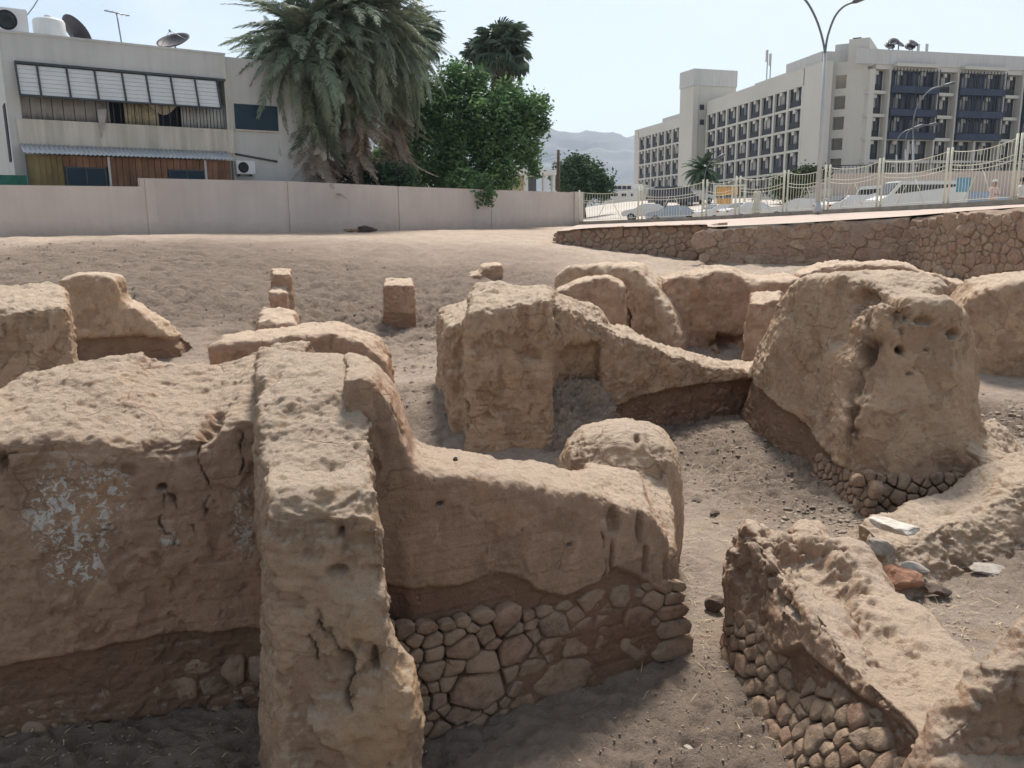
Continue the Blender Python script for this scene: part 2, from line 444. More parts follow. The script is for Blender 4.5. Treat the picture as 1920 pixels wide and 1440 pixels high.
_A = np.zeros((_n + 3, _n + 3)); _A[:_n, :_n] = -_D - 0.12 * np.eye(_n); _A[:_n, _n] = 1; _A[:_n, _n + 1:] = _cp[:, :2]
_A[_n, :_n] = 1; _A[_n + 1:, :_n] = _cp[:, :2].T
_w = np.linalg.solve(_A, np.concatenate([_cp[:, 2], [0, 0, 0]]))

def GZ(x, y):
    x = np.atleast_1d(np.asarray(x, float)); y = np.atleast_1d(np.asarray(y, float))
    out = np.zeros(len(x))
    for a in range(0, len(x), 20000):
        X = x[a:a + 20000]; Y = y[a:a + 20000]
        d = np.hypot(X[:, None] - _cp[None, :, 0], Y[:, None] - _cp[None, :, 1])
        out[a:a + 20000] = -d @ _w[:_n] + _w[_n] + _w[_n + 1] * X + _w[_n + 2] * Y
    return out

def gz(x, y):
    return float(GZ([x], [y])[0])

# zones of turned, cloddy dirt; those on the near pit floor also deepen its shade in colour (x, y, radius, strength)
_clod = [(2.6, 10.2, 1.6, 1.0), (3.0, 8.8, 1.1, 1.0), (2.2, 11.4, 1.3, 1.0), (-1.7, 10.5, 1.3, 1.0), (-1.9, 12.2, 1.2, .8), (-4, 19.5, 5, 1.0), (-9, 20, 5, 1.0), (0.8, 10.6, 0.8, 1.2),
         (6.8, 11.8, 1.6, 1.3), (-3, 4.2, 2.2, 1.0), (1.2, 4.0, 1.4, 1.0), (-1, 4.0, 1.5, 1.0), (-13, 24, 5, .7), (1.5, 17, 4, .7), (-14, 20, 5, .9), (-10, 23, 6, .9), (-2, 23, 5, .6), (-18, 24, 5, .8), (-5, 13, 3, .6), (4.8, 6.6, 1.3, .8), (-7, 22, 6, 0.8)]
def clodz(x, y):
    Q = np.stack([x, y, np.zeros_like(x)], 1)
    z = 0.05 * fbm(Q, 0.9, 4, 5)
    z = z + 0.012 * fbm(Q, 7, 3, 9)
    amt = np.full(len(x), 0.12)
    for cx, cy, r, s in _clod:
        amt = np.maximum(amt, s * np.exp(-((x - cx) ** 2 + (y - cy) ** 2) / (r * r)))
    f = np.where(y > 15, 2.2, 4.2)
    rid = 1 - 2.6 * np.abs(fbm(Q, 1.0, 1, 2) * 0)
    a = np.where(y > 15, fbm(Q, 2.0, 4, 21, 0.6), fbm(Q, 4.5, 4, 22, 0.6))
    ridge = (0.5 - np.abs(a) * 1.9)
    z = z + amt * ridge * np.where(y > 15, 0.30, 0.15)
    z = z + amt * 0.035 * np.abs(fbm(Q, 11, 3, 31, .6)) * np.where(y > 15, 0, 1.6)
    z = z + .42 * np.exp(-((y - 19.9 - .8 * pn(Q, .25, 71)) / 1.25) ** 2) * (.42 - np.abs(fbm(Q * np.array([.8, 1, 1]), 1.3, 4, 72, .62)) * 2.0) * (1 - sst(.5, 3, x))
    z = z + sst(18, 22, y) * sst(38, 30, y) * 0.30 * fbm(Q * np.array([1, .6, 1]), .55, 5, 61, .62)
    return z, amt

def axis(breaks):
    """breaks: [(start, step)...] last is (end, None)"""
    out = []
    for (a, s), (b, _) in zip(breaks[:-1], breaks[1:]):
        out += list(np.arange(a, b - 1e-6, s))
    out.append(breaks[-1][0]); return np.array(out)

def grid_mesh(name, xs, ys, zf, m, parent=None, kind='structure', attrs=None):
    X, Y = np.meshgrid(xs, ys); x = X.ravel(); y = Y.ravel(); z, am = zf(x, y)
    V = np.stack([x, y, z], 1)
    nx, ny = len(xs), len(ys)
    i = np.arange(nx * ny).reshape(ny, nx)
    Fc = np.stack([i[:-1, :-1].ravel(), i[:-1, 1:].ravel(), i[1:, 1:].ravel(), i[1:, :-1].ravel()], 1)
    me = bpy.data.meshes.new(name)
    me.vertices.add(len(V)); me.vertices.foreach_set('co', V.ravel())
    me.loops.add(Fc.size); me.loops.foreach_set('vertex_index', Fc.ravel())
    me.polygons.add(len(Fc)); me.polygons.foreach_set('loop_start', np.arange(0, Fc.size, 4))
    me.update(calc_edges=True); me.shade_smooth()
    if am is not None:
        a = me.attributes.new('core', 'FLOAT', 'POINT'); a.data.foreach_set('value', np.clip(am, 0, 1).astype(np.float32))
    me.materials.append(m)
    o = bpy.data.objects.new(name, me); COL.objects.link(o)
    if kind: o['kind'] = kind
    return o

def _gfun(x, y):
    z = GZ(x, y); c, am = clodz(x, y)
    Q = np.stack([x, y, z], 1)
    bank = .55 * sst(17.5, 20, y) * sst(37, 29, y) * sst(-19, -11, x) * (1 - sst(0.5, 4, x))
    return z + c, np.clip(am * 0.85 + bank + 0.3 * fbm(Q, 1.3, 4, 77), 0, 1)

xs = axis([(-34, 1.0), (-22, 0.3), (-12, 0.16), (-6, 0.06), (-3.6, 0.03), (5.8, 0.05), (9.0, 0.16), (14, 0.4), (26, 1.0), (34, None)])
ys = axis([(1.0, 0.05), (3.4, 0.025), (9.5, 0.035), (13, 0.06), (19, 0.1), (26, 0.2), (36, 0.5), (60, 1.0), (72, None)])
ground = grid_mesh("ground", xs, ys, _gfun, M_GROUND)

# ================================================================== MUD BRICK WALLS
def hexa(tops, zb, bat=0.0, bots=None):
    """8 corners of a block: four top points, bottom corners below them (spread by bat from the centre)"""
    c = sum((Vector(t) for t in tops), Vector()) / 4
    if bots is None:
        bots = []
        for t in tops:
            d = Vector((t.x - c.x, t.y - c.y, 0)); 
            if d.length > 1e-6: d = d.normalized() * bat
            bots.append(Vector((t.x + d.x, t.y + d.y, zb)))
    return list(tops) + list(bots)

def hx(FL, FR, BR, BL, zb=-0.3, bat=0.0):
    return [hexa([P(*FL), P(*FR), P(*BR), P(*BL)], zb, bat)]

def run(st, td, dz=0.0, zb=-0.3, fb=0.0, bb=0.0):
    """chain of blocks; st front top points (px, py, Y[, dz]); td world vector across to the back edge;
    fb, bb batter of front and back face at the base"""
    out = []; td = Vector((td[0], td[1], 0)); tn = td.normalized()
    for a, b in zip(st[:-1], st[1:]):
        A, B = P(*a[:3]), P(*b[:3])
        dza = a[3] if len(a) > 3 else dz; dzb = b[3] if len(b) > 3 else dz
        e = (B - A); e.z = 0; e = e.normalized() * 0.01
        A = A - e; B = B + e
        tops = [A, B, B + td + Vector((0, 0, dzb)), A + td + Vector((0, 0, dza))]
        zz = zb if not isinstance(zb, (list, tuple)) else zb[0]
        fa_ = a[4] if len(a) > 4 else fb; fb_ = b[4] if len(b) > 4 else fb
        bots = [Vector((A.x, A.y, zz)) - tn * fa_, Vector((B.x, B.y, zz)) - tn * fb_,
                Vector((tops[2].x, tops[2].y, zz)) + tn * bb, Vector((tops[3].x, tops[3].y, zz)) + tn * bb]
        out.append(tops + bots)
    return out

def dome(cx, cy, rx, ry, zt, zb=-.3, ax=0.0):
    out = []
    for r_, z_ in ((1.08, zb), (1.04, zt * .45), (1.0, zt * .70), (.90, zt * .85), (.66, zt * .955), (.3, zt)):
        for k in range(12):
            a_ = k * math.pi / 6; q = .86 if k % 3 == 0 else 1.0
            out.append(Vector((cx + rx * r_ * math.copysign(abs(math.cos(a_)) ** .7, math.cos(a_)), cy + ry * r_ * math.copysign(abs(math.sin(a_)) ** .7, math.sin(a_)), z_)))
    return out

def px_line(pts, mode='x'):
    """boundary line given at points of the face -> (x, z) table"""
    f = {'x': lambda q: q.x, 'y': lambda q: q.y, 'd': lambda q: q.x - q.y}[mode]
    w = sorted([(f(P(*p)), P(*p).z) for p in pts]); return np.array(w)

def mud_wall(name, hulls, label, cat="ruined wall", group="eroded mud-brick walls of the excavation", vox=0.05, smooth=8, sub=2, amp=(0.05, 0.025, 0.007),
             line=None, recess=0.045, runnel=0.0, lime=None, seed=0, m=None, cuts=None, core_all=0.0, cracks=None, topnoise=0.05, mode='x', spal=.022, pits=0.0):
    bm = bmesh.new()
    for h in hulls:
        vs = [bm.verts.new(p) for p in h]
        r = bmesh.ops.convex_hull(bm, input=vs)
        junk = [e for e in set(r.get('geom_interior', []) + r.get('geom_unused', [])) if isinstance(e, bmesh.types.BMVert) and e.is_valid and not e.link_faces]
        if junk: bmesh.ops.delete(bm, geom=junk, context='VERTS')
    bmesh.ops.recalc_face_normals(bm, faces=bm.faces[:])
    me = bpy.data.meshes.new("tmp"); bm.to_mesh(me); bm.free()
    o = bpy.data.objects.new("tmp", me); COL.objects.link(o)
    r = o.modifiers.new("r", 'REMESH'); r.mode = 'VOXEL'; r.voxel_size = vox; r.adaptivity = 0
    s = o.modifiers.new("s", 'SMOOTH'); s.factor = 0.5; s.iterations = smooth
    if sub:
        q = o.modifiers.new("q", 'SUBSURF'); q.levels = sub; q.render_levels = sub
    dg = bpy.context.evaluated_depsgraph_get()
    me2 = bpy.data.meshes.new_from_object(o.evaluated_get(dg))
    bpy.data.objects.remove(o); bpy.data.meshes.remove(me)
    n = len(me2.vertices)
    V = np.empty(n * 3); me2.vertices.foreach_get('co', V); V = V.reshape(n, 3)
    Nn = np.empty(n * 3); me2.vertex_normals.foreach_get('vector', Nn); Nn = Nn.reshape(n, 3)
    up = np.clip(Nn[:, 2], 0, 1); side = 1 - up
    ztop = V[:, 2].max()
    Qs = V * np.array([1, 1, 1.15])
    d = amp[0] * 1.6 * fbm(V, 1.1, 3, seed + 1) + amp[1] * 1.7 * fbm(Qs, 3.4, 4, seed + 2, 0.55) + amp[2] * 2.0 * fbm(Qs, 13, 3, seed + 3, 0.6)
    # worn ridges on the sides, thin bedding layers
    lay = np.abs(pn(np.stack([V[:, 0] * 1.1, V[:, 1] * 1.1, V[:, 2] * 7], 1), 1, seed + 5))
    d -= side * amp[1] * 0.45 * sst(0.10, 0.0, lay) * sst(-.1, .25, pn(V, 1.3, seed + 33))
    # crumbling: chunks fallen away leave crisp low scarps; small gullies run down from the crest
    sp_ = fbm(V + .15 * np.stack([pn(V, 5, 301), pn(V, 5, 302), pn(V, 5, 303)], 1), 1.9, 5, seed + 21, .62)
    spall = sst(.10, .135, sp_) * sst(.1, .6, side + .18)
    d -= spall * spal
    sp2 = fbm(V, 4.6, 4, seed + 22, .6); spall2 = sst(.16, .20, sp2) * side
    d -= spall2 * spal * .55
    gl_ = np.abs(fbm(np.stack([V[:, 0] * 6.5, V[:, 1] * 6.5, V[:, 2] * 1.1], 1), 1, 3, seed + 23, .6))
    d -= side * sst(.45, .95, V[:, 2] / max(.3, ztop)) * sst(.10, .0, gl_) * spal * .9
    rdg = 1 - 2.2 * np.abs(fbm(V, 7.5, 4, seed + 24, .62))
    d += (rdg - .5) * amp[2] * 1.6
    # mud brick courses showing faintly
    zc_ = (V[:, 2] + .02 * fbm(V, 2, 2, seed + 25)) / .125
    d -= side * sst(.10, .02, np.abs(zc_ - np.round(zc_))) * .007 * sst(0, .2, pn(V, 1.1, seed + 26))
    if runnel:
        ang = V[:, :2] @ np.array([0.8, -0.6]); a2 = V[:, :2] @ np.array([0.6, 0.8])
        rr = fbm(np.stack([V[:, 0] * 4.2, V[:, 1] * 4.2, V[:, 2] * 0.7], 1), 1, 3, seed + 7, 0.6)
        w = side * sst(0.3, 0.9, V[:, 2] / max(0.3, ztop))
        d -= runnel * w * np.abs(rr) * 2.0
        d += runnel * 0.5 * w
    if pits:
        pt = pn(V, 5.5, seed + 19)
        d -= pits * sst(0.48, 0.62, pt)
    d += up * topnoise * (.9 * fbm(V, 8.5, 4, seed + 9, .7) + .5 * fbm(V, 3.1, 2, seed + 10))
    core = np.full(n, core_all)
    if line is not None:
        lx = np.interp({'x': V[:, 0], 'y': V[:, 1], 'd': V[:, 0] - V[:, 1]}[mode], line[:, 0], line[:, 1])
        lx = lx + 0.05 * fbm(np.stack([V[:, 0], V[:, 1], V[:, 2] * .3], 1), 3.5, 4, seed + 11, 0.6)
        k = sst(0.02, -0.02, V[:, 2] - lx)
        d -= k * recess
        d -= k * amp[1] * 0.9 * np.abs(fbm(Qs, 6, 4, seed + 12, 0.6)) * 2
        core = np.maximum(core, k)
    else:
        # exposed core near the foot, irregular
        k = sst(0.35, 0.0, V[:, 2] + 0.35 * fbm(V, 2.5, 3, seed + 13) - V[:, 2].min() - 0.25)
        core = np.maximum(core, k * 0.55)
    core = np.maximum(core, spall * .42); core = np.maximum(core, spall2 * .3)
    blot = sst(0.12, 0.34, fbm(V, 1.7, 4, seed + 15, 0.6)) * side
    core = np.maximum(core, blot * 0.35)
    crack = np.zeros(n)
    for cr in (cracks or []):
        # a crack: list of (px, py, Y) points on the face, width
        pts = [np.array(P(*p)) for p in cr[0]]; wd = cr[1]
        Vw = V + 0.09 * np.stack([fbm(V, 6, 3, 201), fbm(V, 6, 3, 202), fbm(V, 6, 3, 203)], 1)
        dm = np.full(n, 9.0)
        for a, b in zip(pts[:-1], pts[1:]):
            ab = b - a; t = np.clip(((Vw - a) @ ab) / (ab @ ab), 0, 1)
            q = Vw - a - t[:, None] * ab
            q[:, 1] *= 0.25
            dm = np.minimum(dm, np.linalg.norm(q, axis=1))
        c_ = sst(wd, wd * .3, dm) * side
        d -= c_ * cr[2] ; crack = np.maximum(crack, c_)
    for cu in (cuts or []):
        c0 = np.array(P(*cu[0])); rad = np.array(cu[1])
        e = np.linalg.norm((V - c0) / rad, axis=1)
        w = sst(1.0, 0.35, e + .55 * fbm(V, 9, 3, 88, .6))
        d -= w * cu[2]; core = np.maximum(core, w * (cu[3] if len(cu) > 3 else 0.6))
    V2 = V + Nn * d[:, None]
    me2.vertices.foreach_set('co', V2.ravel())
    at = me2.attributes.new('core', 'FLOAT', 'POINT'); at.data.foreach_set('value', np.clip(core, 0, 1).astype(np.float32))
    at = me2.attributes.new('crack', 'FLOAT', 'POINT'); at.data.foreach_set('value', np.clip(crack, 0, 1).astype(np.float32))
    if lime is not None:
        lm = np.zeros(n)
        for l in lime:
            c0 = np.array(P(*l[0])); e = np.linalg.norm((V - c0) / np.array(l[1]), axis=1)
            lm = np.maximum(lm, sst(1.0, 0.5, e) * l[2] * (Nn[:, 2] < 0.4))
        at = me2.attributes.new('lime', 'FLOAT', 'POINT'); at.data.foreach_set('value', lm.astype(np.float32))
    me2.materials.clear(); me2.materials.append(m or M_MUD)
    me2.shade_smooth(); me2.update(); me2.name = name
    root = bpy.data.objects.new(name, me2); COL.objects.link(root)
    setp(root, label, cat, group, 'thing')
    return root

NEAR = dict(vox=0.05, sub=2, smooth=7)
NEAR3 = dict(vox=0.045, sub=2, smooth=6)
MID = dict(vox=0.065, sub=2, smooth=3)
FAR = dict(vox=0.09, sub=1, smooth=3, amp=(0.06, 0.03, 0.012))

# --- long foreground wall on the left
W1 = mud_wall("mud_brick_wall",
    run([(-160, 860, 4.3, .30), (0, 835, 4.42, .36), (130, 828, 4.5, .40), (210, 840, 4.55, .33), (330, 835, 4.65, .34), (420, 800, 4.72, .34), (520, 780, 4.8, .34)], (0.0, 1.0), fb=0.10, bb=0.1, zb=-.3),
    "long foreground mud-brick wall with flaking white lime on its reddish face", line=px_line([(-160, 1290, 4.25), (0, 1248, 4.35), (130, 1225, 4.45), (230, 1205, 4.5), (300, 1185, 4.6), (400, 1178, 4.7), (520, 1165, 4.8)]),
    lime=[((140, 960, 4.5), (.30, .5, .38), 1.0), ((140, 1060, 4.45), (.20, .5, .16), 1.0), ((200, 930, 4.5), (.16, .4, .2), .9), ((455, 990, 4.7), (.09, .4, .3), .7), ((320, 1010, 4.6), (.06, .4, .08), .9)],
    cracks=[([(305, 915, 4.6), (335, 950, 4.6), (360, 1000, 4.6), (385, 1050, 4.6), (402, 1078, 4.6)], .011, .02), ([(305, 925, 4.6), (300, 975, 4.6), (325, 1010, 4.6), (360, 1040, 4.6)], .008, .012),
            ([(385, 790, 4.7), (375, 860, 4.7), (395, 910, 4.7), (385, 970, 4.7)], .010, .02), ([(455, 800, 4.75), (460, 860, 4.75), (440, 900, 4.75)], .008, .02),
            ([(0, 858, 4.4), (30, 845, 4.4), (60, 838, 4.4), (100, 830, 4.45), (125, 815, 4.5)], .014, .02)],
    cuts=[((390, 800, 4.75), (.08, .3, .12), .10, .8), ((302, 915, 4.6), (.035, .2, .035), .08, 1), ((245, 880, 4.6), (.07, .2, .06), .02, .9), ((330, 840, 4.65), (.22, .3, .08), .03, .7), ((0, 870, 4.4), (.03, .2, .08), .06, 1)],
    amp=(0.045, 0.020, 0.007), seed=3, topnoise=0.035, pits=.012, spal=.012, **NEAR3)

# --- the pier that comes forward from it
W2 = mud_wall("mud_brick_pier",
    hx((494, 965, 3.60), (722, 958, 3.60), (705, 870, 4.2), (484, 875, 4.2), -.35, 0.07) + hx((498, 912, 3.70), (715, 905, 3.72), (702, 845, 4.2), (482, 848, 4.2), -.3) +
    hx((482, 880, 4.0), (715, 880, 4.0), (692, 725, 4.62), (476, 750, 4.55), -.35) +
    hx((476, 748, 4.55), (690, 722, 4.6), (700, 655, 5.55), (478, 652, 5.55), -.3) +
    hx((530, 1385, 3.50), (770, 1290, 3.52), (760, 1200, 4.0), (530, 1300, 4.0), -.35, 0.05) +
    hx((655, 1130, 3.52), (735, 1130, 3.52), (735, 1080, 3.8), (655, 1080, 3.8), -.3, 0.06),
    "tall square-ended mud-brick pier coming forward from the long wall, buff front with two dark slots",
    group="eroded mud-brick walls of the excavation",
    cuts=[((625, 935, 3.55), (.018, .15, .085), .10, 1), ((632, 1008, 3.55), (.02, .15, .04), .07, 1), ((675, 965, 3.55), (.075, .15, .03), .045, .35), ((625, 1080, 3.55), (.06, .15, .03), .05, .6),
          ((700, 1245, 3.5), (.035, .15, .07), .08, .2), ((640, 1255, 3.5), (.05, .15, .1), .045, .4), ((510, 700, 4.8), (.06, .3, .1), .03, .4)],
    cracks=[([(590, 1180, 3.55), (640, 1240, 3.55), (650, 1310, 3.55), (690, 1400, 3.55)], .012, .03), ([(505, 1185, 3.55), (560, 1200, 3.55), (590, 1250, 3.55), (600, 1290, 3.55)], .01, .02),
            ([(500, 1062, 3.55), (560, 1055, 3.55), (610, 1072, 3.55)], .007, .015)],
    amp=(0.06, 0.03, 0.010), m=M_MUD_BUFF, seed=17, topnoise=0.03, pits=.015, spal=.018, vox=.045, sub=2, smooth=9)

# --- wall to the right of the pier with its stone footing
W3 = mud_wall("mud_brick_wall",
    hx((640, 705, 4.42), (702, 705, 4.42), (705, 660, 5.4), (640, 655, 5.4), -.3) +
    hx((700, 705, 4.42), (742, 765, 4.42), (745, 715, 5.3), (700, 665, 5.3), -.3) +
    hx((740, 765, 4.42), (768, 850, 4.42), (772, 800, 5.2), (745, 725, 5.3), -.3) +
    run([(755, 872, 4.42), (800, 880, 4.48), (880, 893, 4.58), (1000, 910, 4.78), (1120, 928, 4.98), (1215, 955, 5.16), (1262, 1010, 5.27)], (-.30, .62), dz=.03, zb=-.3, fb=.10, bb=.05) +
    hx((1100, 900, 5.3), (1225, 960, 5.3), (1200, 880, 6.05), (1090, 858, 5.95), -.2, .05) +
    hx((1185, 980, 5.30), (1275, 1035, 5.36), (1262, 950, 6.0), (1150, 880, 6.0), -.2, .06),
    "smooth brown plastered wall above a footing of field stones, its top sagging",
    line=px_line([(700, 1115, 4.3), (760, 1108, 4.38), (860, 1100, 4.5), (930, 1082, 4.6), (970, 1082, 4.65), (1010, 1110, 4.72), (1060, 1120, 4.8), (1130, 1098, 4.9), (1160, 1070, 4.95), (1200, 1085, 5.1), (1255, 1125, 5.15), (1290, 1100, 5.2)]), recess=.038,
    cracks=[([(930, 940, 4.7), (935, 1000, 4.7), (935, 1070, 4.7)], .006, .012), ([(975, 960, 4.7), (980, 1020, 4.7)], .005, .01), ([(1130, 990, 4.95), (1132, 1040, 4.95), (1130, 1085, 4.95)], .012, .03), ([(865, 1055, 4.6), (868, 1095, 4.6)], .006, .015), ([(750, 1062, 4.5), (890, 1060, 4.5)], .005, .01)],
    cuts=[((824, 945, 4.5), (.03, .2, .02), .06, 1), ((1062, 1017, 4.88), (.028, .2, .018), .05, 1), ((1150, 985, 5.0), (.05, .3, .13), .055, .15), ((1148, 1050, 4.95), (.022, .3, .20), .05, .4), ((1200, 990, 5.1), (.035, .3, .15), .06, .3), ((1212, 1060, 5.1), (.03, .3, .16), .05, .5), ((1250, 1075, 5.25), (.03, .3, .16), .04, .3)],
    amp=(0.035, 0.012, 0.004), runnel=0.0, seed=29, topnoise=0.04, spal=.009, **NEAR3)

# --- rounded stub behind its right end
W4 = mud_wall("mud_brick_stub",
    [dome(.93, 6.9, .52, .56, 1.27)] + hx((1100, 900, 5.9), (1262, 975, 5.8), (1268, 900, 6.6), (1090, 870, 6.6), -.2, .03),
    "rounded hump of mud-brick wall, round-shouldered, just behind the right end of the plastered wall", cat="ruined wall",
    cuts=[((1196, 830, 6.5), (.03, .2, .03), .04, 1)], spal=.010, amp=(0.05, 0.016, 0.006), m=M_MUD_BUFF, seed=37, pits=.012, vox=.05, sub=2, smooth=7, topnoise=.04)

# --- block with the doorway and the wall sloping down from it
W5 = mud_wall("mud_brick_wall",
    hx((872, 585, 9.7), (1032, 560, 9.75), (1040, 532, 10.9), (885, 530, 10.9), -.2, .06) +
    hx((872, 600, 10.0), (915, 590, 10.2), (900, 545, 12.8), (820, 580, 12.8), -.2, .1) +
    hx((842, 610, 10.2), (875, 600, 10.2), (860, 570, 12.0), (822, 590, 12.0), -.2, .1) +
    [hexa([P(1025, 562, 10.0), P(1136, 612, 10.6), P(1132, 578, 11.3), P(1030, 535, 11.0)], P(1080, 645, 10.3).z, 0)] +
    [hexa([P(1020, 580, 10.4), P(1140, 620, 10.85), P(1132, 590, 11.5), P(1020, 560, 11.3)], 0.1, 0)] +
    run([(1128, 615, 10.6), (1190, 632, 10.85), (1260, 662, 11.15), (1330, 686, 11.5), (1425, 698, 11.8), (1490, 690, 11.6)], (.1, .75), dz=.0, zb=-.1, fb=.12),
    "high eroded block with a doorway recess beside it and a crest sloping down rightwards",
    line=px_line([(860, 905, 9.8), (1112, 885, 10.5), (1124, 770, 10.6), (1180, 752, 10.8), (1250, 730, 11.1), (1320, 722, 11.4), (1430, 705, 11.9)]), recess=.12,
    cracks=[([(970, 660, 9.6), (975, 690, 9.6), (962, 725, 9.6), (965, 770, 9.6), (958, 800, 9.6)], .02, .05), ([(1040, 540, 10), (1040, 600, 10), (1055, 640, 10)], .035, .08), ([(860, 620, 9.8), (865, 700, 9.8), (880, 800, 9.8)], .04, .08)],
    cuts=[((1000, 670, 9.6), (.16, .4, .12), .04, .5)],
    amp=(0.07, 0.035, 0.010), runnel=0.10, m=M_MUD_BUFF, seed=43, pits=.02, **MID)

_q = [P(1015, 700, 10.45), P(1150, 715, 10.8)]
_f = [P(985, 868, 9.55), P(1150, 850, 9.75)]
HEAP = mud_wall("dirt_heap", [[_f[0], _f[1], Vector((_f[1].x, _f[1].y, -.2)), Vector((_f[0].x, _f[0].y, -.2)), _q[0], _q[1], Vector((_q[1].x, _q[1].y, -.2)), Vector((_q[0].x, _q[0].y, -.2)), P(1010, 790, 10.0), P(1165, 800, 10.3)]],
    "sloping heap of fallen dirt and straw filling the doorway recess", cat="dirt heap", group=None, vox=.05, sub=2, smooth=6, amp=(.08, .06, .035), topnoise=.09, spal=.03, seed=45, m=M_GROUND)

# --- big double block on the right
W6 = mud_wall("mud_brick_wall",
    run([(1400, 700, 11.7), (1436, 618, 11.1), (1460, 552, 10.5), (1498, 522, 10.0), (1565, 516, 9.5), (1625, 526, 9.1), (1662, 552, 8.8)], (.95, .45), dz=.05, zb=-.2, fb=.30, bb=.1) +
    run([(1530, 640, 9.7), (1575, 665, 9.0), (1615, 690, 8.5), (1650, 700, 8.3)], (.9, .6), zb=-.2, fb=.35) +
    run([(1632, 640, 8.4), (1652, 580, 8.35), (1700, 562, 8.3), (1780, 560, 8.3), (1822, 590, 8.4), (1846, 680, 8.5)], (.12, .95), dz=.0, zb=-.2, fb=.40, bb=.1) +
    run([(1600, 760, 8.35), (1650, 740, 8.2), (1760, 745, 8.2), (1855, 800, 8.3)], (.12, 1.0), zb=-.2, fb=.28, bb=.1) +
    hx((1820, 840, 8.05), (1925, 945, 7.5), (1965, 890, 8.4), (1858, 770, 8.8), -.2, .25) + hx((1780, 930, 7.85), (1935, 1000, 7.3), (1925, 880, 8.4), (1830, 850, 8.4), -.2, .15),
    "largest mud-brick wall, two tall rounded blocks joined by a notch, with a small round hole",
    line=px_line([(1400, 705, 11.4), (1450, 725, 10.9), (1500, 762, 10.1), (1545, 805, 9.4), (1585, 862, 8.7), (1620, 898, 8.1), (1680, 903, 8.0), (1740, 912, 7.95), (1800, 940, 7.9), (1850, 985, 7.8), (1930, 1100, 7.6)], 'd'), mode='d', recess=.10,
    cuts=[((1692, 659, 8.2), (.065, .3, .06), .20, 1), ((1743, 657, 8.2), (.03, .3, .02), .04, .7), ((1712, 703, 8.15), (.05, .3, .025), .04, .7), ((1640, 575, 8.9), (.16, .9, .34), .17, .2), ((1730, 600, 8.3), (.15, .3, .06), .08, .4), ((1790, 625, 8.3), (.12, .3, .07), .09, 1),
          ((1755, 868, 8.35), (.14, .3, .035), .05, .9), ((1775, 890, 8.3), (.04, .2, .03), .08, 1), ((1808, 745, 8.5), (.10, .3, .06), .03, .8)],
    cracks=[([(1655, 545, 8.9), (1648, 590, 8.6), (1635, 640, 8.5), (1612, 700, 8.4), (1596, 760, 8.4), (1586, 880, 8.2)], .09, .05)],
    amp=(0.07, 0.022, 0.008), runnel=0.02, m=M_MUD_BUFF, seed=51, pits=.015, topnoise=.04, spal=.013, **MID)

W6b = mud_wall("mud_brick_stub", run([(1650, 1030, 6.3), (1745, 992, 6.55), (1835, 965, 6.9), (1905, 912, 7.05), (2010, 870, 7.5)], (.1, .7), zb=-.2, fb=.55, bb=.3),
    "low ruined footing mound sweeping from the largest wall to the right edge", cat="ruined wall", amp=(.07, .035, .014), seed=58, topnoise=.045, pits=.02, spal=.035, m=M_MUD_BUFF, vox=.06, sub=2, smooth=5)

# --- low wall in the right foreground
W7 = mud_wall("mud_brick_wall",
    run([(1372, 1005, 5.45, -.17, .03), (1398, 985, 5.25, -.17, .05), (1428, 1035, 5.05, -.17, .10), (1475, 1085, 4.75, -.17, .17), (1530, 1150, 4.3, -.17, .24), (1600, 1238, 3.88, -.17, .28), (1700, 1338, 3.41, -.17, .32), (1760, 1420, 3.05, -.17, .32)], (.85, .10), dz=-.17, zb=-.3, fb=.10, bb=.22) +
    hx((1362, 1030, 5.35), (1440, 1030, 5.2), (1450, 985, 5.55), (1375, 972, 5.6), -.2, .06) + hx((1385, 985, 5.30), (1420, 985, 5.25), (1425, 965, 5.5), (1395, 962, 5.5), -.2, .05) + hx((1480, 1010, 5.7), (1570, 1040, 5.7), (1560, 985, 6.1), (1490, 965, 6.1), -.2, .05),
    "low crumbling wall with a pointed left end and broad pale top above rough stones", line=px_line([(1340, 1185, 5.45), (1400, 1205, 5.2), (1480, 1230, 4.75), (1540, 1215, 4.35), (1610, 1290, 3.9), (1690, 1360, 3.45)], 'y'), mode='y', recess=.045,
    cuts=[((1405, 1050, 5.3), (.04, .3, .10), .05, .9), ((1490, 1140, 4.6), (.05, .2, .03), .08, 1), ((1440, 1010, 5.3), (.10, .2, .10), .10, .5), ((1530, 1075, 4.95), (.34, .5, .3), .16, .1), ((1660, 1210, 4.2), (.22, .4, .2), .08, .1)],
    cracks=[([(1435, 1060, 5.0), (1440, 1110, 4.9), (1490, 1140, 4.6), (1510, 1145, 4.5)], .014, .03)],
    amp=(0.09, 0.032, 0.008), seed=67, topnoise=0.03, vox=.05, sub=2, smooth=14, spal=.03)

W8 = mud_wall("mud_brick_wall",
    run([(1745, 1470, 3.05), (1775, 1395, 3.08), (1840, 1330, 3.12), (1890, 1275, 3.15), (1945, 1215, 3.2), (2070, 1120, 3.3)], (-.03, .20), dz=.0, zb=-.3, fb=.05),
    "thin plastered wall corner cutting across the bottom right edge with a ragged stepped crest", amp=(0.03, 0.015, 0.006), seed=71, topnoise=.05, **NEAR3)

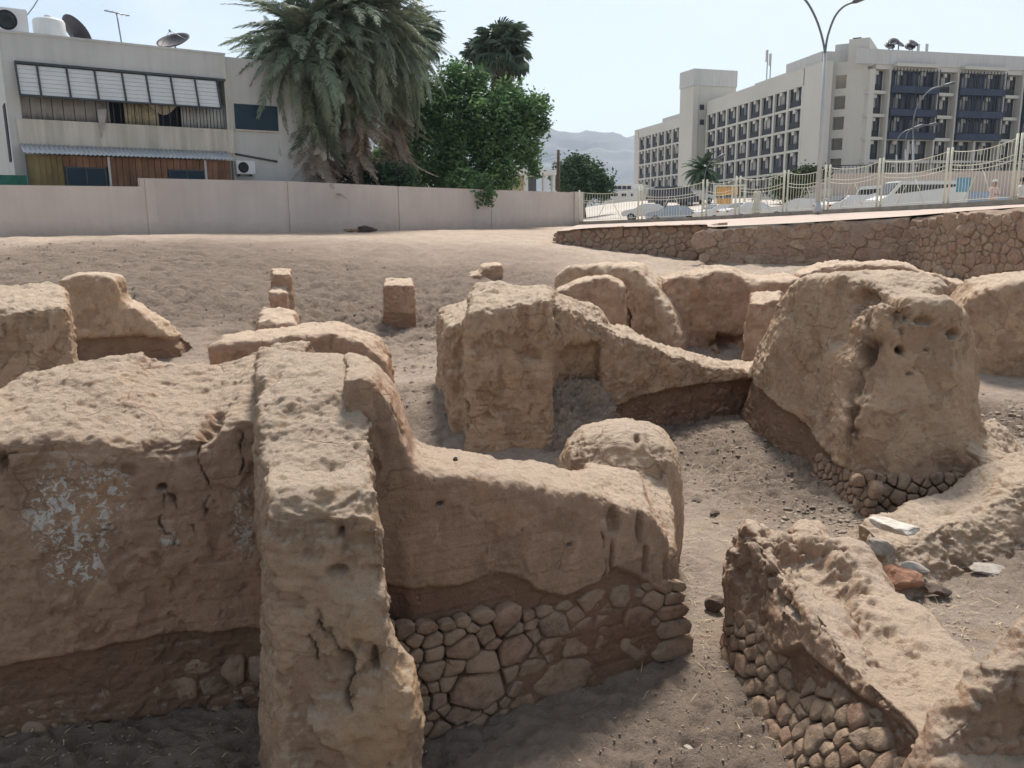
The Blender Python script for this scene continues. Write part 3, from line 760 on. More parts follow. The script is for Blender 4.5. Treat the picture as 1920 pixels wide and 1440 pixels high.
# --- walls behind
W9 = mud_wall("mud_brick_wall", hx((-170, 590, 8.8), (128, 575, 9.0), (122, 533, 10.1), (-170, 530, 10.1), -.1, .06),
    "flat-topped mud-brick block with a crisp vertical end at the left edge", amp=(0.04, 0.025, 0.008), runnel=.03, m=M_MUD_BUFF, seed=77, **MID)
W10 = mud_wall("mud_brick_wall", run([(106, 520, 15), (165, 514, 15.1), (212, 520, 15.2), (222, 560, 15.3)], (-.05, .75), zb=.0, fb=.05) + run([(215, 562, 15.3), (260, 582, 15.4), (300, 612, 15.6), (350, 655, 15.9)], (-.05, .7), zb=.0, fb=.05),
    "tan wall whose top steps down like a broken stair, dark undercut at its foot", line=px_line([(100, 640, 15), (200, 632, 15.2), (260, 628, 15.4), (350, 640, 15.8)]), recess=.12, amp=(0.05, 0.025, 0.01), m=M_MUD_BUFF, seed=83, vox=.09, sub=1, smooth=2)
W11 = mud_wall("mud_brick_post", hx((508, 515, 18.4), (548, 515, 18.4), (548, 503, 19.0), (508, 503, 19.0), .4, .02) + hx((503, 548, 17.9), (538, 548, 17.9), (540, 540, 18.4), (504, 540, 18.4), .3, .03),
    "thin square post of mud brick standing on the bare bank", cat="ruined post", vox=.06, sub=1, smooth=2, amp=(.03, .02, .01), seed=87)
W12 = mud_wall("mud_brick_stub", hx((478, 606, 15.0), (560, 606, 15.0), (556, 575, 16.2), (488, 575, 16.2), .1, .12),
    "small rounded heap of wall stub in front of the thin post", cat="ruined wall", seed=91, vox=.08, sub=1, smooth=4, amp=(.06, .04, .015))
W13 = mud_wall("mud_brick_wall", run([(388, 650, 12.5), (430, 640, 12.5), (480, 641, 12.5)], (0, .8), dz=.08, zb=.0) + run([(470, 640, 12.5), (540, 630, 12.5), (620, 624, 12.7), (685, 645, 12.8), (722, 680, 12.9)], (0, .9), dz=.08, zb=.0, fb=.05),
    "low worn wall crest with a rounded pale back, directly behind the long foreground wall", seed=95, vox=.08, sub=1, smooth=4, amp=(.05, .03, .012))
W14 = mud_wall("mud_brick_post", hx((718, 535, 18.6), (777, 535, 18.6), (775, 519, 19.3), (720, 519, 19.3), .4, .03), line=px_line([(700, 585, 18.5), (790, 588, 18.5)]), recess=.0,
    label="stout squared post of mud brick with a darker foot, alone below the bank", cat="ruined post", vox=.06, sub=1, smooth=2, amp=(.03, .02, .01), seed=99)  # foot takes the darker core colour below the line, no recess
W15 = mud_wall("mud_brick_stub", hx((898, 500, 24), (943, 498, 24), (942, 490, 24.6), (900, 491, 24.6), .9, .03) + hx((875, 517, 23.8), (905, 515, 23.8), (905, 506, 24.3), (878, 508, 24.3), .9, .03),
    "small brown lump of wall on the slope above the doorway block", cat="ruined wall", vox=.09, sub=1, smooth=2, amp=(.05, .03, .01), seed=103)
W16 = mud_wall("mud_brick_wall", run([(1040, 520, 17.6), (1062, 500, 17.5), (1130, 498, 17.3), (1190, 500, 17), (1225, 535, 16.6), (1255, 590, 16.2), (1282, 645, 16)], (.3, .8), dz=.03, zb=.1, fb=.15),
    "tall curving mud-brick wall behind the sloping wall, with a dark vertical crack", cracks=[([(1172, 530, 16.9), (1178, 580, 16.9), (1180, 610, 16.9)], .05, .12)], m=M_MUD_BUFF, seed=107, amp=(0.08, 0.04, 0.015), runnel=.05, vox=.09, sub=1, smooth=3)
W17 = mud_wall("mud_brick_stub", run([(1040, 545, 15.4), (1090, 525, 15.4), (1140, 518, 15.3), (1174, 540, 15.2)], (.1, .9), zb=.1, fb=.1),
    "smooth pale hump of wall in front of the curving wall", cat="ruined wall", seed=111, vox=.08, sub=1, smooth=4, amp=(.06, .03, .012))
W18 = mud_wall("mud_brick_wall", run([(1240, 525, 17.0), (1290, 513, 16.8), (1350, 506, 16.7), (1395, 522, 16.7)], (.1, .8), dz=.05, zb=.0, fb=.15) + run([(1390, 524, 16.7), (1430, 527, 16.7), (1510, 522, 16.8)], (.1, 1.6), dz=.03, zb=.0, fb=.1),
    "mud-brick wall enclosing the room behind, with a low dark hollow at its foot", cuts=[((1368, 645, 16.4), (.42, .8, .24), .35, 1.0)], seed=115, amp=(.08, .04, .015), runnel=.04, vox=.09, sub=1, smooth=3)
W19 = mud_wall("mud_brick_stub", hx((1402, 570, 15.2), (1465, 560, 15.2), (1468, 540, 16.2), (1405, 548, 16.2), .1, .08),
    "short rounded wall end beside the dark hollow, left of the largest wall", cat="ruined wall", seed=119, vox=.08, sub=1, smooth=4, amp=(.07, .04, .012))
W20 = mud_wall("mud_brick_wall", run([(1497, 515, 21), (1545, 497, 21), (1620, 495, 20.5), (1700, 498, 20.2), (1765, 520, 19.8), (1830, 545, 19.4)], (.2, .9), dz=.05, zb=.3, fb=.1),
    "long low wall crest just below the stone retaining wall", seed=123, amp=(.09, .045, .015), runnel=.05, vox=.1, sub=1, smooth=3)
W21 = mud_wall("mud_brick_wall", run([(1806, 575, 15), (1835, 545, 14.8), (1880, 535, 14.5), (2010, 520, 14)], (.3, 1.2), dz=.12, zb=-.1, fb=.1),
    "massive yellowish wall with a flat dusty top at the right edge", m=M_MUD_BUFF, seed=127, amp=(.08, .045, .015), runnel=.06, vox=.09, sub=1, smooth=3, pits=.03)
# ================================================================== MASONRY
def clip_poly(poly, px, py, nx, ny):
    """keep the side where (p-(px,py)).n <= 0"""
    out = []; n = len(poly)
    for i in range(n):
        a = poly[i]; b = poly[(i + 1) % n]
        da = (a[0] - px) * nx + (a[1] - py) * ny; db = (b[0] - px) * nx + (b[1] - py) * ny
        if da <= 0: out.append(a)
        if (da < 0 < db) or (db < 0 < da):
            t = da / (da - db); out.append((a[0] + (b[0] - a[0]) * t, a[1] + (b[1] - a[1]) * t))
    return out

def cells(seeds, an=1.5):
    """weighted cells of seeds (s, z, r); an = how much wider than tall"""
    res = []
    for i, (sx, sz, sr) in enumerate(seeds):
        Rr = sr * 2.0
        poly = [(sx + Rr * an * math.cos(k * math.pi / 5), sz + Rr * math.sin(k * math.pi / 5)) for k in range(10)]
        for j, (tx, tz, tr) in enumerate(seeds):
            if i == j: continue
            dx, dz = (tx - sx) / an, tz - sz
            d2 = math.hypot(dx, dz)
            if d2 > (sr + tr) * 2.2 or d2 < 1e-6: continue
            w = 0.5 + 0.5 * (sr - tr) / (sr + tr) * 0.9
            mx_, mz_ = sx + (tx - sx) * w, sz + (tz - sz) * w
            poly = clip_poly(poly, mx_, mz_, dx / an, dz)
            if len(poly) < 3: break
        if len(poly) >= 3: res.append((i, poly))
    return res

def stone_mesh(poly, F3, gap, depth, rnd, back=0.06, rings=True):
    """a stone from a cell outline; F3(s, z, d) -> world"""
    cx = sum(p[0] for p in poly) / len(poly); cz = sum(p[1] for p in poly) / len(poly)
    pts = []
    n = len(poly)
    for i in range(n):                                                 # cut the corners
        a = poly[i]; b = poly[(i + 1) % n]
        pts.append((a[0] * .87 + b[0] * .13, a[1] * .87 + b[1] * .13)); pts.append((a[0] * .13 + b[0] * .87, a[1] * .13 + b[1] * .87))
    size = max(0.01, sum(math.hypot(p[0] - cx, p[1] - cz) for p in pts) / len(pts))
    if size < gap * 1.3: return None
    k0 = max(0.3, 1 - gap / size)
    pts = [(cx + (p[0] - cx) * k0 * rnd.uniform(.90, 1.04), cz + (p[1] - cz) * k0 * rnd.uniform(.88, 1.04)) for p in pts]
    m = len(pts); V = []; Fs = []
    tl1, tl2 = rnd.uniform(-.3, .3), rnd.uniform(-.3, .3)
    def ring(k, d):
        for p in pts:
            s_, z_ = cx + (p[0] - cx) * k, cz + (p[1] - cz) * k
            V.append(F3(s_, z_, d + (d > 0) * ((s_ - cx) * tl1 + (z_ - cz) * tl2) * .7 + (rnd.uniform(-.12, .12) * depth if d > 0 else 0)))
    ring(.93, -back); ring(1.0, depth * .30); ring(.88, depth * .90); ring(.5, depth * 1.0)
    V.append(F3(cx, cz, depth * 1.0))
    for r_ in range(3):
        for k in range(m):
            a = r_ * m + k; b = r_ * m + (k + 1) % m
            Fs.append((a, b, b + m, a + m))
    for k in range(m): Fs.append((3 * m + k, 3 * m + (k + 1) % m, 4 * m))
    return V, Fs

def lay_stones(parent, seeds, F3, name='stone', gap=0.012, depth=0.06, m=None, an=1.5, seed=0, inside=None, limit=300, small=0.0, back=0.06):
    rnd = random.Random(seed); made = 0; rest = []
    cl = cells(seeds, an)
    cl.sort(key=lambda t: -seeds[t[0]][2])
    for i, poly in cl:
        if inside and not inside(seeds[i][0], seeds[i][1]): continue
        r = stone_mesh(poly, F3, gap, depth * (seeds[i][2] / max(s[2] for s in seeds)) ** .5, rnd, back)
        if r is None: continue
        if made < limit and seeds[i][2] >= small:
            mesh_obj(name, [tuple(v) for v in r[0]], r[1], m or M_FIELD, parent, smooth=True); made += 1
        else:
            rest.append(r)
    if rest:
        V = []; Fs = []
        for v, f in rest:
            o = len(V); V += [tuple(q) for q in v]; Fs += [tuple(a + o for a in t) for t in f]
        o = mesh_obj('small_stones', V, Fs, m or M_FIELD, parent, smooth=True); o['kind'] = 'stuff'
    return made

def scatter_seeds(s0, s1, zlo, zhi, rmin, rmax, rnd, existing=(), tries=6000, an=1.5, bias=1.6):
    out = list(existing)
    for t in range(tries):
        r = rmin + (rmax - rmin) * rnd.random() ** bias * max(0.0, 1 - t / tries * 1.0)
        s = rnd.uniform(s0, s1); a, b = zlo(s), zhi(s)
        if b <= a: continue
        z = rnd.uniform(a, b)
        if all(math.hypot((s - q[0]) / an, z - q[1]) > (r + q[2]) * .93 for q in out): out.append((s, z, r))
    return out

# --- footing of the central wall: the stones seen in the photograph, then fill
FC = Frame(P(700, 1300, 4.16), P(1290, 1230, 5.22))
_seen = [(1052, 1182, 60, 46), (958, 1180, 50, 40), (918, 1198, 36, 28), (975, 1225, 78, 52), (876, 1218, 84, 38), (915, 1248, 56, 40), (858, 1200, 36, 30), (817, 1208, 28, 26), (784, 1208, 26, 24), (755, 1228, 28, 36), (782, 1240, 26, 30),
         (818, 1232, 34, 32), (812, 1262, 48, 34), (855, 1256, 40, 24), (1090, 1167, 30, 30), (1108, 1185, 40, 24), (1043, 1220, 36, 34), (1100, 1218, 66, 40), (1012, 1200, 16, 20), (975, 1188, 20, 18),
         (905, 1298, 150, 56), (968, 1270, 26, 28), (1000, 1265, 48, 32), (1072, 1280, 120, 70), (1210, 1168, 64, 44), (1210, 1213, 70, 46), (1265, 1158, 46, 20), (1262, 1188, 44, 30), (1262, 1225, 48, 40), (1145, 1180, 30, 34), (1150, 1215, 34, 40), (1160, 1255, 50, 40),
         (948, 1352, 28, 34), (905, 1360, 30, 26), (1025, 1345, 60, 50), (1092, 1330, 46, 26), (1070, 1368, 40, 24), (865, 1345, 40, 30), (830, 1375, 34, 28), (790, 1330, 44, 34), (985, 1330, 34, 40), (770, 1290, 40, 34), (1130, 1340, 40, 26), (800, 1375, 30, 26), (1238, 1135, 34, 26), (1270, 1128, 24, 22), (1180, 1135, 40, 26)]
_rn = random.Random(5)
sd = []
for (a, b, w, h) in _seen:
    s_, z_ = FC.hit(a, b); k = (FC.S(a + w / 2, b) - FC.S(a - w / 2, b)); hz = FC.Z(a, b - h / 2) - FC.Z(a, b + h / 2)
    sd.append((s_, z_, math.sqrt(k * hz) * .5 * .92))
def _zt(s): return np.interp(s, [0, FC.S(780, 1200), FC.S(900, 1170), FC.S(1130, 1140), FC.S(1230, 1105), FC.L], [FC.Z(700, 1190), FC.Z(780, 1190), FC.Z(900, 1165), FC.Z(1130, 1140), FC.Z(1230, 1108), FC.Z(1285, 1110)])
sd = scatter_seeds(0.0, FC.L - .05, lambda s: -0.05, _zt, .022, .07, _rn, sd, 5000)
lay_stones(W3, sd, lambda s, z, d: FC.at(s, z, d - .070 + .03 * math.sin(s * 3)), gap=.003, depth=.032, an=1.45, seed=3)
# right return of that footing
FR_ = Frame(P(1288, 1240, 5.24), P(1300, 1150, 5.95))
if FR_.n.x < 0: FR_.n = -FR_.n
sd = scatter_seeds(0, FR_.L, lambda s: -0.03, lambda s: .42, .04, .09, _rn, [], 900)
lay_stones(W3, sd, lambda s, z, d: FR_.at(s, z, d - .24), gap=.01, depth=.05, seed=4)

# --- footing of the long wall on the left
FL_ = Frame(P(-160, 1400, 4.22), P(500, 1290, 4.72))
def _fz(px, py): return FL_.hit(px, py)
_ls = [(70, 1375, 70, 34), (140, 1345, 46, 34), (175, 1335, 30, 40), (210, 1330, 44, 56), (250, 1310, 60, 24), (300, 1318, 66, 40), (345, 1300, 60, 40), (400, 1290, 60, 34), (440, 1270, 50, 36), (480, 1265, 40, 36), (240, 1345, 30, 26), (110, 1362, 40, 26), (30, 1390, 60, 30), (380, 1260, 40, 20), (-20, 1400, 60, 36), (-80, 1410, 70, 34)]
sd = []
for (a, b, w, h) in _ls:
    s_, z_ = FL_.hit(a, b); sd.append((s_, z_, math.sqrt((FL_.S(a + w / 2, b) - FL_.S(a - w / 2, b)) * (FL_.Z(a, b - h / 2) - FL_.Z(a, b + h / 2))) * .5))
sd = scatter_seeds(0, FL_.L, lambda s: -.05, lambda s: .20, .02, .05, _rn, sd, 2500)
lay_stones(W1, sd, lambda s, z, d: FL_.at(s, z, d - .055 + .02 * math.sin(s * 4)), gap=.008, depth=.045, an=1.5, seed=6)

# --- rough stones under the low wall, right foreground
FW = Frame(P(1338, 1215, 5.48), PZ(1470, 1470, 0.0))
FW = Frame(PZ(1338, 1222, 0.0), PZ(1442, 1442, 0.0))
_e = FW.t; FW = Frame(FW.A + _e * -.02, FW.A + _e * 2.6)
_rs = [(1355, 1205, 34, 50), (1375, 1225, 60, 46), (1350, 1240, 26, 70), (1402, 1205, 30, 30), (1440, 1215, 60, 40), (1408, 1245, 34, 30), (1408, 1275, 50, 46), (1450, 1268, 44, 50), (1475, 1285, 50, 30), (1480, 1245, 34, 24), (1500, 1275, 50, 26),
       (1448, 1330, 60, 44), (1490, 1325, 44, 60), (1530, 1310, 60, 30), (1560, 1350, 90, 56), (1620, 1385, 40, 24), (1600, 1410, 50, 50), (1650, 1400, 50, 30), (1510, 1365, 40, 36), (1470, 1370, 50, 30), (1540, 1400, 50, 34), (1660, 1430, 40, 24), (1420, 1310, 40, 30), (1580, 1300, 40, 24), (1700, 1425, 40, 30), (1610, 1345, 46, 30)]
sd = []
for (a, b, w, h) in _rs:
    s_, z_ = FW.hit(a, b); 
    if z_ < .40: sd.append((s_, z_, min(.062, max(.035, math.hypot(h / 1550, w / 3300) * 4.0 * .34))))
sd = scatter_seeds(0, FW.L, lambda s: -.05, lambda s: np.interp(s, [0, .5, 1.2, 2.5], [.28, .42, .50, .50]), .03, .07, _rn, sd, 2500, an=1.3)
lay_stones(W7, sd, lambda s, z, d: FW.at(s, z, d - .07 + .02 * math.sin(s * 5) - z * float(np.interp(s, [0, .4, 1.0, 2.0], [.12, .24, .50, .62]))), gap=.005, depth=.032, an=1.1, seed=8)

# --- cobbles at the foot of the big wall on the right
FB = Frame(P(1520, 930, 8.95), P(1615, 990, 7.85))
FB2 = Frame(P(1612, 985, 7.90), P(1850, 955, 7.86))
def _cob(Fq, s0, s1, zl, zh, par, sdn, lean):
    sd = scatter_seeds(s0, s1, zl, zh, .035, .075, random.Random(sdn), [], 5000, an=1.1)
    lay_stones(par, sd, lambda s, z, d: Fq.at(s, z, d - z * lean), gap=.005, depth=.035, an=1.1, seed=sdn, m=M_FIELD)
_cob(FB, 0, FB.L, lambda s: 0.0, lambda s: .34, W6, 21, .25)
_cob(FB2, 0, FB2.L * .98, lambda s: np.interp(s, [0, FB2.L], [0.02, .3]), lambda s: np.interp(s, [0, FB2.L * .5, FB2.L], [.40, .40, .40]), W6, 22, .22)

# --- retaining walls of squared rubble on the right
def retain(pts, label, sdn, thick=.6, rr=(.10, .26), shade=0, zfoot=-0.15, limit=300, an=1.5, small=.0, gap=.02, depth=.06):
    """pts: list of (px, py_top, Y)"""
    bm = bmesh.new()
    root = empty('retaining_wall', (P(*pts[0]).x, P(*pts[0]).y, 1.3), label, 'stone wall', 'stone retaining walls below the fence')
    allv = []
    rnd = random.Random(sdn)
    for (a, b) in zip(pts[:-1], pts[1:]):
        A, B = P(*a), P(*b); F = Frame(A, B)
        # core, with an uneven cap of mortar and earth
        n = max(3, int(F.L / .35)); tp = []; 
        for i in range(n + 1):
            s = F.L * i / n; z = A.z + (B.z - A.z) * i / n
            j = rnd.uniform(-.03, .03)
            tp.append([F.at(s, z - .10 + j, .0), F.at(s, z + .02 + j, -.10), F.at(s, z + .03 + j, -thick), F.at(s, z - 3.2, -thick), F.at(s, z - 3.2, .0)])
        vs = [[bm.verts.new(q) for q in r] for r in tp]
        for i in range(n):
            for k in range(5):
                bm.faces.new((vs[i][k], vs[i + 1][k], vs[i + 1][(k + 1) % 5], vs[i][(k + 1) % 5]))
        bm.faces.new(vs[0]); bm.faces.new(vs[-1])
        def zlo(s): 
            q = F.at(s, 0, .1); return gz(q.x, q.y) + zfoot
        def zhi(s): return A.z + (B.z - A.z) * s / F.L - .06 - rr[0]
        zc = {}
        zl = lambda s: zc.setdefault(round(s * 2), zlo(s))
        sd = [q for q in scatter_seeds(0, F.L, zl, zhi, rr[0], rr[1], rnd, [], int(2600 * F.L / 4), an=an, bias=1.2) if q[1] + q[2] * 1.0 < zhi(q[0]) + rr[0]]
        allv.append((F, sd, A, B))
    bm_obj('mortar_core', bm, M_MORTAR, root, smooth=False)
    lim = limit
    for F, sd, A, B in allv:
        zt = A.z
        lim -= lay_stones(root, sd, lambda s, z, d, F=F: F.at(s, z, d + .01), gap=gap, depth=depth, m=M_MASON, an=an, seed=sdn, limit=lim, small=small, back=.1)
    return root
M_MORTAR = mat('wall_mortar', (0.31, 0.23, 0.175), .95, .2, 3, bump=.03, bscale=9)
RW1 = retain([(1042, 434, 38), (1120, 428, 36), (1345, 420, 31)], "farthest stretch of retaining wall, reddish rubble running back toward the pink wall", 41, rr=(.08, .22), limit=280)
RW2 = retain([(1325, 431, 29.5), (1500, 421, 28), (1706, 408, 26.5)], "middle stretch of retaining wall with a broad pale mortar cap and flush pink stones", 42, thick=1.5, rr=(.09, .24), limit=290, gap=.006, depth=.014)
RW3 = retain([(1704, 410, 26.6), (1810, 399, 23.4), (1960, 388, 20.0)], "nearest, darkest stretch of retaining wall, deep joints, coming forward at the right edge", 43, rr=(.07, .30), limit=290, gap=.012, depth=.06)

# --- terrace between the retaining wall and the fence, and the land beyond
def poly_sheet(name, pts, m, kind='structure', t=0.0):
    o = mesh_obj(name, [tuple(p) for p in pts], [tuple(range(len(pts)))], m); o['kind'] = kind; return o
M_PLAZA = mat('plaza_paving', (0.40, 0.32, 0.27), .9, .15, .8, bump=.01, bscale=12)
M_STREET = mat('street_dust', (0.40, 0.36, 0.32), .9, .12, .15)
FENCE = [(1086, 416, 58.5), (1200, 411.5, 56.5), (1320, 406.5, 53.5), (1382, 403.5, 52), (1471, 398, 49.5), (1548, 394, 47), (1647, 389, 44), (1773, 382.5, 39.5), (1900, 375, 35.5), (2040, 367, 31.5)]
_rim = [(1042, 432, 37.6), (1120, 426, 35.6), (1325, 420, 31), (1328, 425, 29.8), (1500, 417, 28), (1706, 404, 26.6), (1810, 395, 23.6), (1960, 384, 20.2), (2200, 370, 16)]
rim = [P(*p) for p in _rim]; fen = [P(*p) for p in FENCE]
fen2 = fen + [P(2300, 350, 26)]
def band(name, A, B, m, n=60, kind='structure', noise=0.0):
    def samp(L, t):
        ds = [0]
        for a, b in zip(L[:-1], L[1:]): ds.append(ds[-1] + (b - a).length)
        q = t * ds[-1]
        for i in range(len(L) - 1):
            if q <= ds[i + 1] + 1e-6: return L[i].lerp(L[i + 1], (q - ds[i]) / max(1e-6, ds[i + 1] - ds[i]))
        return L[-1]
    V = []; Fs = []; mseg = 6; rnd = random.Random(3)
    for i in range(n + 1):
        a, b = samp(A, i / n), samp(B, i / n)
        for k in range(mseg + 1):
            p = a.lerp(b, k / mseg); V.append((p.x, p.y, p.z + (rnd.uniform(-1, 1) * noise if 0 < k < mseg else 0)))
    for i in range(n):
        for k in range(mseg):
            q = i * (mseg + 1) + k; Fs.append((q, q + mseg + 1, q + mseg + 2, q + 1))
    o = mesh_obj(name, V, Fs, m, smooth=True); o['kind'] = kind; return o
plaza = band('plaza', [p + Vector((0, 0, -.01)) for p in rim], [p + Vector((0, .0, -.20)) for p in fen2], M_PLAZA, noise=.03)
# dark kerb on which the fence stands
bmk = bmesh.new()
for a, b in zip(fen2[:-1], fen2[1:]):
    F = Frame(a, b)
    v = [bmk.verts.new(q) for q in (F.at(0, a.z - .6, .16), F.at(F.L, b.z - .6, .16), F.at(F.L, b.z - .6, -.2), F.at(0, a.z - .6, -.2), F.at(0, a.z + .02, .16), F.at(F.L, b.z + .02, .16), F.at(F.L, b.z + .02, -.2), F.at(0, a.z + .02, -.2))]
    for f in ((0, 1, 2, 3), (4, 5, 6, 7), (0, 1, 5, 4), (1, 2, 6, 5), (2, 3, 7, 6), (3, 0, 4, 7)): bmk.faces.new([v[i] for i in f])
kerb = bm_obj('kerb', bmk, mat('kerb_concrete', (0.27, 0.245, 0.21), .9, .25, 2)); kerb['kind'] = 'structure'

def _street(x, y):
    z = TZ(x, y)
    ramp_ = sst(62, 125, y) * sst(2, 16, x) * 2.0
    lo = -0.8 * sst(2, 8, x) * (1 - sst(66, 84, y))
    z = z + ramp_ + lo
    z = z - sst(300, 900, y) * 2.5
    return z, np.full(len(x), .0)
# street sheet: everything behind the perimeter wall and the fence, out to the horizon
def _edge_y(x):
    wall = [P(-400, 443, 25.5), P(0, 443, 34.6), P(1088, 431, 59.2)]
    ex = [-60] + [wall[0].x, wall[1].x, wall[2].x] + [p.x for p in fen2[1:]] + [60]
    ey = [14] + [wall[0].y, wall[1].y, wall[2].y] + [p.y for p in fen2[1:]] + [26]
    o = np.argsort(ex); return np.interp(x, np.array(ex)[o], np.array(ey)[o])
sx_ = np.concatenate([-np.geomspace(6000, 62, 16), np.arange(-60, 60.1, 1.0), np.geomspace(62, 6000, 16)])
ty = np.concatenate([np.arange(0, 30, .75), np.geomspace(30, 9000, 40)])
V = []; Fs = []
X = np.repeat(sx_[None, :], len(ty), 0); Y = _edge_y(np.clip(sx_, -60, 60))[None, :] + .05 + ty[:, None] * 1.0
Z, _ = _street(X.ravel(), Y.ravel())
# meet the fence foot exactly
ex = np.array([p.x for p in fen2]); ez = np.array([p.z for p in fen2])
first = np.where((sx_ > ex[0]) & (sx_ < ex[-1]), np.interp(sx_, ex, ez), np.nan)
Z = Z.reshape(X.shape)
w = 1 - sst(2.4, 5.0, ty)[:, None]
Z = np.where(np.isnan(first)[None, :], Z, Z * (1 - w) + (first[None, :] - .08) * w)
nx, ny = len(sx_), len(ty); i = np.arange(nx * ny).reshape(ny, nx)
Fs = np.stack([i[:-1, :-1].ravel(), i[:-1, 1:].ravel(), i[1:, 1:].ravel(), i[1:, :-1].ravel()], 1)
street = mesh_obj('street', np.stack([X.ravel(), Y.ravel(), Z.ravel()], 1), Fs, M_STREET, smooth=True); street['kind'] = 'structure'
def SZ(x, y):
    """height of the street sheet"""
    e = float(_edge_y(x)); t = max(0, y - e - .05); z = float(_street(np.array([x]), np.array([y]))[0][0])
    if ex[0] < x < ex[-1]:
        w_ = 1 - float(sst(2.4, 5.0, t)); z = z * (1 - w_) + (float(np.interp(x, ex, ez)) - .08) * w_
    return z
# ================================================================== PERIMETER WALL
M_PINK = mat('pink_render', (0.53, 0.46, 0.415), .9, .11, .35, bump=.004, bscale=14, streak=.04, foot=(2.35, 3.1, (0.36, 0.29, 0.235)))
M_PINK2 = mat('pink_coping', (0.5, 0.41, 0.38), .9, .09, .9)
PA, PB = P(-400, 443, 25.4), P(1088, 431, 59.2)
FP = Frame(P(0, 443, 34.6), P(1088, 431, 59.2))
pw = empty('perimeter_wall', (FP.A.x, FP.A.y, 2.4), "long plain pink rendered wall with shallow pilasters behind the dirt bank", 'wall')
def pwall(px0, px1, ty0, ty1, d1=0.0, th=.22, name='wall_panel', m=None):
    s0, s1 = FP.S(px0, 400, d1), FP.S(px1, 400, d1)
    z0, z1 = FP.Z(px0, ty0, d1), FP.Z(px1, ty1, d1)
    bm = bmesh.new()
    c = []
    for (s, zt) in ((s0, z0), (s1, z1)):
        c.append([bm.verts.new(FP.at(s, z, d)) for (z, d) in ((1.2, d1), (zt, d1), (zt, d1 - th), (1.2, d1 - th))])
    for k in range(4): bm.faces.new((c[0][k], c[1][k], c[1][(k + 1) % 4], c[0][(k + 1) % 4]))
    bm.faces.new(c[0]); bm.faces.new(c[1])
    return bm_obj(name, bm, m or M_PINK, pw)
pwall(-300, 267.5, 343, 350)
pwall(267.5, 553, 334, 340)
pwall(553, 745, 340.3, 349)
pwall(745, 921, 349.3, 355.5)
pwall(921, 1088, 356, 361)
for a, b, t in ((277, 296, 335.5), (543, 560, 340), (749, 772, 349.5)):
    pwall(a, b, t, t + .4, .055, .07, 'pilaster')
pwall(1078, 1094, 359.5, 360, .12, .45, 'end_post')
pwall(922, 928, 393, 393, .05, .05, 'downpipe')

# ================================================================== LEFT HOUSE
FH = Frame(P(20, 420, 38.0), P(540, 420, 45.4))
M_HW = mat('house_render', (0.46, 0.46, 0.445), .9, .09, .4, streak=.07)
M_HW2 = mat('house_render_stained', (0.50, 0.47, 0.41), .9, .1, .6, streak=.22)
M_FRAME = mat('dark_metal_frame', (0.06, 0.07, 0.075), .6, .2, 3)
M_BLIND = mat('pale_blind', (0.56, 0.57, 0.56), .7, .06, 2)
M_GREYCL = mat('grey_curtain', (0.33, 0.31, 0.29), .95, .15, 3)
M_BEIGE = mat('beige_curtain', (0.40, 0.36, 0.25), .95, .3, 9)
M_INSHADE = mat('painted_interior_shade', (0.030, 0.035, 0.05), .9, .2, 1)  # near-black colour standing in for the shade inside openings
M_BLUEW = mat('blue_green_window_glass', (0.012, 0.032, 0.05), .35, .2, 1, spec=.2)
M_CORR = mat('corrugated_sheet', (0.42, 0.44, 0.46), .5, .12, 1.5, metal=.3)
M_WOODB = mat('brown_boards', (0.22, 0.115, 0.07), .8, .3, 1.2, streak=.3)
M_WOODY = mat('yellowed_boards', (0.20, 0.15, 0.065), .8, .3, 1.2, streak=.3)
M_GREENN = mat('green_netting', (0.03, 0.12, 0.09), .9, .3, 4)
M_WHITE = mat('white_plastic', (0.62, 0.63, 0.63), .5, .06, 2)
M_BLACK = mat('black_rubber', (0.02, 0.02, 0.022), .7, .2, 4)
M_STEEL = mat('grey_steel', (0.28, 0.29, 0.30), .45, .1, 3, metal=.6)
hs = empty('white_house', (FH.A.x, FH.A.y, 2.4), "two-storey off-white house with a shuttered balcony and brown boarded porch behind the pink wall", 'house')
def hb(name, px0, px1, pyt0, pyb0, d0, d1, m, parent=None, par_slope=True, F=FH):
    """box on the house; top and bottom rows given at px0, levels kept horizontal"""
    s0, s1 = F.S(px0, pyt0, max(d0, d1)), F.S(px1, pyt0, max(d0, d1))
    zt, zb = F.Z(px0, pyt0, max(d0, d1)), F.Z(px0, pyb0, max(d0, d1))
    bm = bmesh.new(); fbox(bm, F, s0, s1, zb, zt, d0, d1)
    return bm_obj(name, bm, m, parent or hs), (s0, s1, zb, zt)
sA = FH.S(13, 200); sB = FH.S(428, 200); zR = FH.Z(20, 62); sC = FH.S(560, 200)
zBt = FH.Z(33, 117); zBb = FH.Z(33, 222); zC = FH.Z(45, 272)
sb0, sb1 = FH.S(33, 150), FH.S(420, 150)
def hbox(name, s0, s1, z0, z1, d0, d1, m, parent=None, F=FH):
    bm = bmesh.new(); fbox(bm, F, s0, s1, z0, z1, d0, d1); return bm_obj(name, bm, m, parent or hs)
# body in pieces round the balcony opening
bm = bmesh.new()
fbox(bm, FH, sA, sB, zBt, zR, 0, -11)                 # above the opening
fbox(bm, FH, sA, sb0, 1.5, zBt - .003, 0, -11)
fbox(bm, FH, sb1, sB, 1.5, zBt - .003, 0, -11)
fbox(bm, FH, sb0, sb1, 1.5, zBt - .003, -1.5, -11)
walls_ = bm_obj('wall', bm, M_HW, hs)
hbox('parapet', sA - .03, sB + .03, zR - .003, zR + .10, .03, -.25, M_HW)
